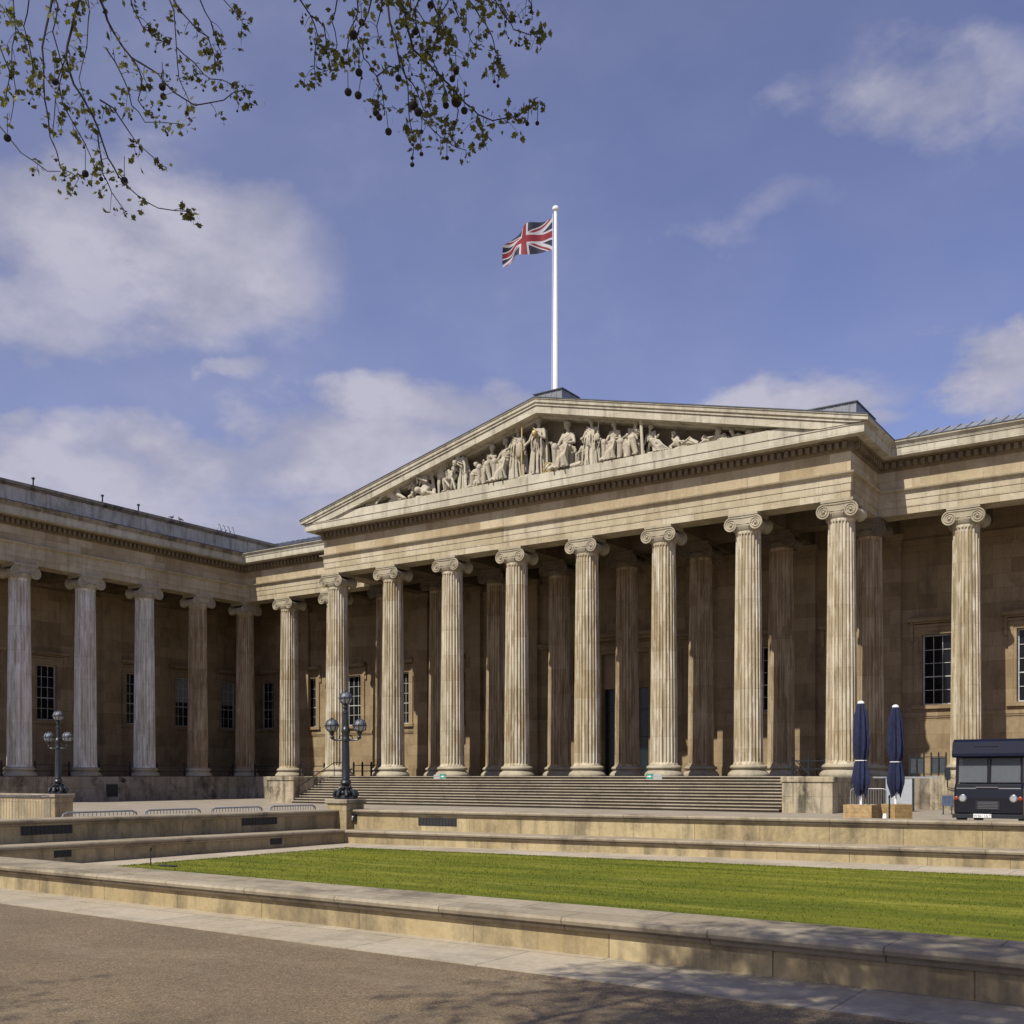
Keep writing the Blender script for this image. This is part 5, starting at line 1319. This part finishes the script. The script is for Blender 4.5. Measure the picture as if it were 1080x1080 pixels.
LB = [[(148,-70),(150,0),(135,60),(125,110),(140,160),(185,240),(205,300),(225,335),(260,370),(300,395),(362,402)],
 [(180,-70),(190,0),(215,60),(250,110),(300,140),(330,175),(370,200),(425,190),(465,170)],
 [(110,-60),(95,20),(80,90),(85,190),(95,260),(115,320),(150,338)],
 [(20,-60),(25,0),(30,60),(22,120),(30,170),(20,230)],
 [(300,-70),(330,20),(335,90),(340,150),(365,205)],
 [(235,-70),(250,10),(270,50),(310,80)],
 [(370,-70),(380,0),(400,40),(420,100),(405,130)],
 [(-60,180),(0,240),(40,290),(90,325),(115,325)],
 [(185,250),(190,290),(195,330),(212,365),(238,402)],
 [(200,90),(230,140),(250,200),(275,232),(340,235)],
 [(190,190),(215,205),(245,250),(270,280),(305,312)],
 [(60,-60),(55,0),(45,50),(60,110),(55,160)],
 [(125,110),(110,150),(120,200),(160,270),(180,320)],
 [(440,-60),(425,0),(460,40)],[(160,-50),(170,20),(165,90),(150,150),(170,210)],[(90,-60),(110,10),(100,60),(120,130),(105,190),(100,250)],
 [(250,110),(270,150),(262,190),(285,215)],[(-40,60),(0,90),(20,140),(10,190)],[(-30,-20),(15,30),(45,75),(70,140)],
 [(335,90),(370,120),(400,150),(440,160)],[(330,0),(360,40),(395,70),(410,110)]]
RB = [[(20,-150),(60,0),(100,60),(125,130),(115,210),(118,290)],
 [(340,-150),(330,0),(300,90),(275,140),(295,190),(320,240),(350,290),(372,345),(378,410)],
 [(430,-150),(440,0),(465,100),(490,190),(545,240),(600,300),(645,345),(690,395),(735,435),(790,458),(870,445),(930,410),(950,400)],
 [(460,-150),(480,30),(530,80),(590,110),(640,140)],
 [(390,-150),(400,80),(430,200),(455,280),(470,350),(475,460),(500,540)],
 [(680,-150),(700,0),(740,60),(785,130),(800,190),(810,250)],
 [(770,-150),(800,0),(845,70),(870,112),(930,132),(968,112)],
 [(540,-150),(560,0),(600,80),(620,160),(640,260)],
 [(190,-150),(200,0),(180,80),(200,170),(185,255)],
 [(480,400),(520,445),(560,490),(620,540),(690,570)],
 [(550,-150),(560,0),(590,100),(560,220),(600,300),(620,360)],
 [(500,-150),(510,0),(500,90),(530,180),(520,270),(540,360),(560,440)],
 [(270,-150),(280,40),(250,110),(240,170),(245,230)],
 [(600,-150),(640,0),(660,60),(700,120),(720,170)],
 [(720,-150),(760,0),(830,20),(850,60)],[(880,-150),(920,-10),(940,40)],
 [(430,200),(460,290),(500,340),(530,420),(610,460)],[(100,60),(150,100),(160,190),(175,260)],[(640,340),(660,420),(650,470)],
 [(735,435),(740,480),(765,530)],[(350,290),(400,250),(420,260)],[(360,-150),(370,20),(350,100),(370,170)],[(640,-150),(620,10),(580,80),(600,150),(560,180)]]
boughA = Vector((-4.2, 2.4, 4.7)); boughB = Vector((-2.95, 3.0, 4.6))
for i, L in enumerate(LB):
    o = branch(s1(L), 9.6+(i%5)*.35, .015 if i < 3 else .008, .0035, .85 if i not in (7,) else .12)
    if L[0][1] < 0 or L[0][0] < 0:
        twig.tube([boughA+Vector((rt.gauss(0,.4), rt.gauss(0,.4), 0)), (boughA+o[0])/2+Vector((0,0,.08)), o[0]], [.009,.008,.008 if i < 3 else .0042], 6)
for i, L in enumerate(RB):
    o = branch(s2(L), 8.8+(i%5)*.35, .014 if i in (2,4) else .008, .003, .95)
    if L[0][1] < 0:
        twig.tube([boughB+Vector((rt.gauss(0,.4), rt.gauss(0,.4), 0)), (boughB+o[0])/2+Vector((0,0,.08)), o[0]], [.009,.008,.0074 if i in (2,4) else .0042], 6)
for x, y, d, r_ in [(308,165,9.8,.033),(310,183,9.8,.030),(14,262,9.8,.034),(104,155,9.9,.032),(162,330,9.9,.032),(236,343,9.8,.034),(192,340,9.8,.02)]:
    p = at(x/1.8, y/1.8, d*KT); ballat(p, r_*KT); twig.tube([p+Vector((0,0,.12)), p], .0016, 4)
for x, y, r_ in [(263,133,.036),(242,350,.032),(280,362,.032),(283,275,.032),(347,428,.028),(360,445,.028),(395,500,.030),(433,297,.028),(490,400,.038),(508,425,.036),(653,385,.046),(637,300,.026),(652,272,.026),(613,400,.028),(683,420,.03),(485,600,.016),(485,625,.02),(520,585,.018),(617,600,.018),(922,470,.018),(960,468,.018),(520,500,.018),(797,310,.014),(540,200,.018),(937,45,.016),(555,20,.03),(497,120,.028),(293,85,.028)]:
    p = at(300+x/3.6, y/3.6, 9.1*KT); ballat(p, r_*KT); twig.tube([p+Vector((rt.gauss(0,.01),0,.10)), p], .0015, 4)
# boughs and the crown overhead
for tgt, rr0, mid in ((boughA, .03, (-5.0,-1.4,5.0)), (boughB, .028, (-3.9,-1.0,5.2)), (Vector((-1.4,-1.2,9.6)), .035, None), (Vector((-5.5,-1.6,10.2)), .035, None), (Vector((-2.6,-.8,9.6)), .03, None), (Vector((-3.5,-6,9)), .10, None)):
    if mid:
        mid = Vector(mid); wood.tube([trunk_top-Vector((0,0,.3)), trunk_top.lerp(mid,.6)+Vector((0,0,.2)), mid, mid.lerp(tgt,.5)+Vector((0,0,.25)), tgt], [.14,.08,.04,rr0,.012], 10)
    else:
        mid = trunk_top.lerp(tgt, .45)+Vector((0,0,.5)); wood.tube([trunk_top-Vector((0,0,.3)), mid, tgt], [.12, rr0, rr0*.3], 10)
    for q in range(6):
        s_ = mid.lerp(tgt, rt.uniform(.2,1)); e = s_+Vector((rt.gauss(0,.6), rt.gauss(0,.6), rt.uniform(.2,1.0))); wood.tube([s_, s_.lerp(e,.5)+Vector((0,0,.15)), e], [.016,.012,.006], 6)
for c_, rad, cnt in ((Vector((-3.4,-2.4,9.4)), 1.5, 1300), (Vector((-2.5,-1.1,9.4)), 1.3, 1150), (Vector((-1.5,-.7,9.6)), 1.25, 1100), (Vector((-4.1,-1.5,9.5)), 1.1, 560), (Vector((-4.8,-3.0,9.8)), 1.3, 330), (Vector((-1.5,-1.4,9.4)), 1.5, 2300), (Vector((.1,-.2,9.6)), 1.5, 1900), (Vector((-6.6,-6.4,9.3)), 1.6, 260), (Vector((-3.5,-6.0,9.6)), 2.0, 400), (Vector((-9.1,-4.8,9.0)), .6, 60)):
    for _ in range(cnt):
        v = Vector((rt.gauss(0,1), rt.gauss(0,1), rt.gauss(0,.55))); v = v/max(1, v.length)*rad*rt.random()**.4*1.25
        p = c_+v
        if noise.noise(p*1.3) < -.10: continue
        e = p+Vector((rt.gauss(0,.15), rt.gauss(0,.15), -.1)); twig.tube([p, e], .006, 3, False)
        for q in range(3): leaf(e+Vector((rt.gauss(0,.07), rt.gauss(0,.07), rt.gauss(0,.05))), rt.uniform(.10,.17))
ballist.sort(reverse=True)
for k, (r_, p) in enumerate(ballist):
    if k < 100:
        b = MB(); b.ball(p, r_, 8); o = b.build('seed_ball', M['ball'], None, True, loc=p); o.parent = tree; o.location = Vector(p)-TO
    else: balls.ball(p, r_, 6)
for mb, nm, mt in ((wood, 'trunk', M['bark']), (twig, 'twigs', M['twig']), (leaves, 'crown', M['leaf']), (balls, 'seed_balls', M['ball'])):
    if not mb.v: continue
    o = mb.build(nm, mt, None, nm in ('trunk', 'twigs', 'seed_balls'), recalc=False); o.parent = tree; o.location = -TO
    if nm == 'seed_balls': o['kind'] = 'stuff'
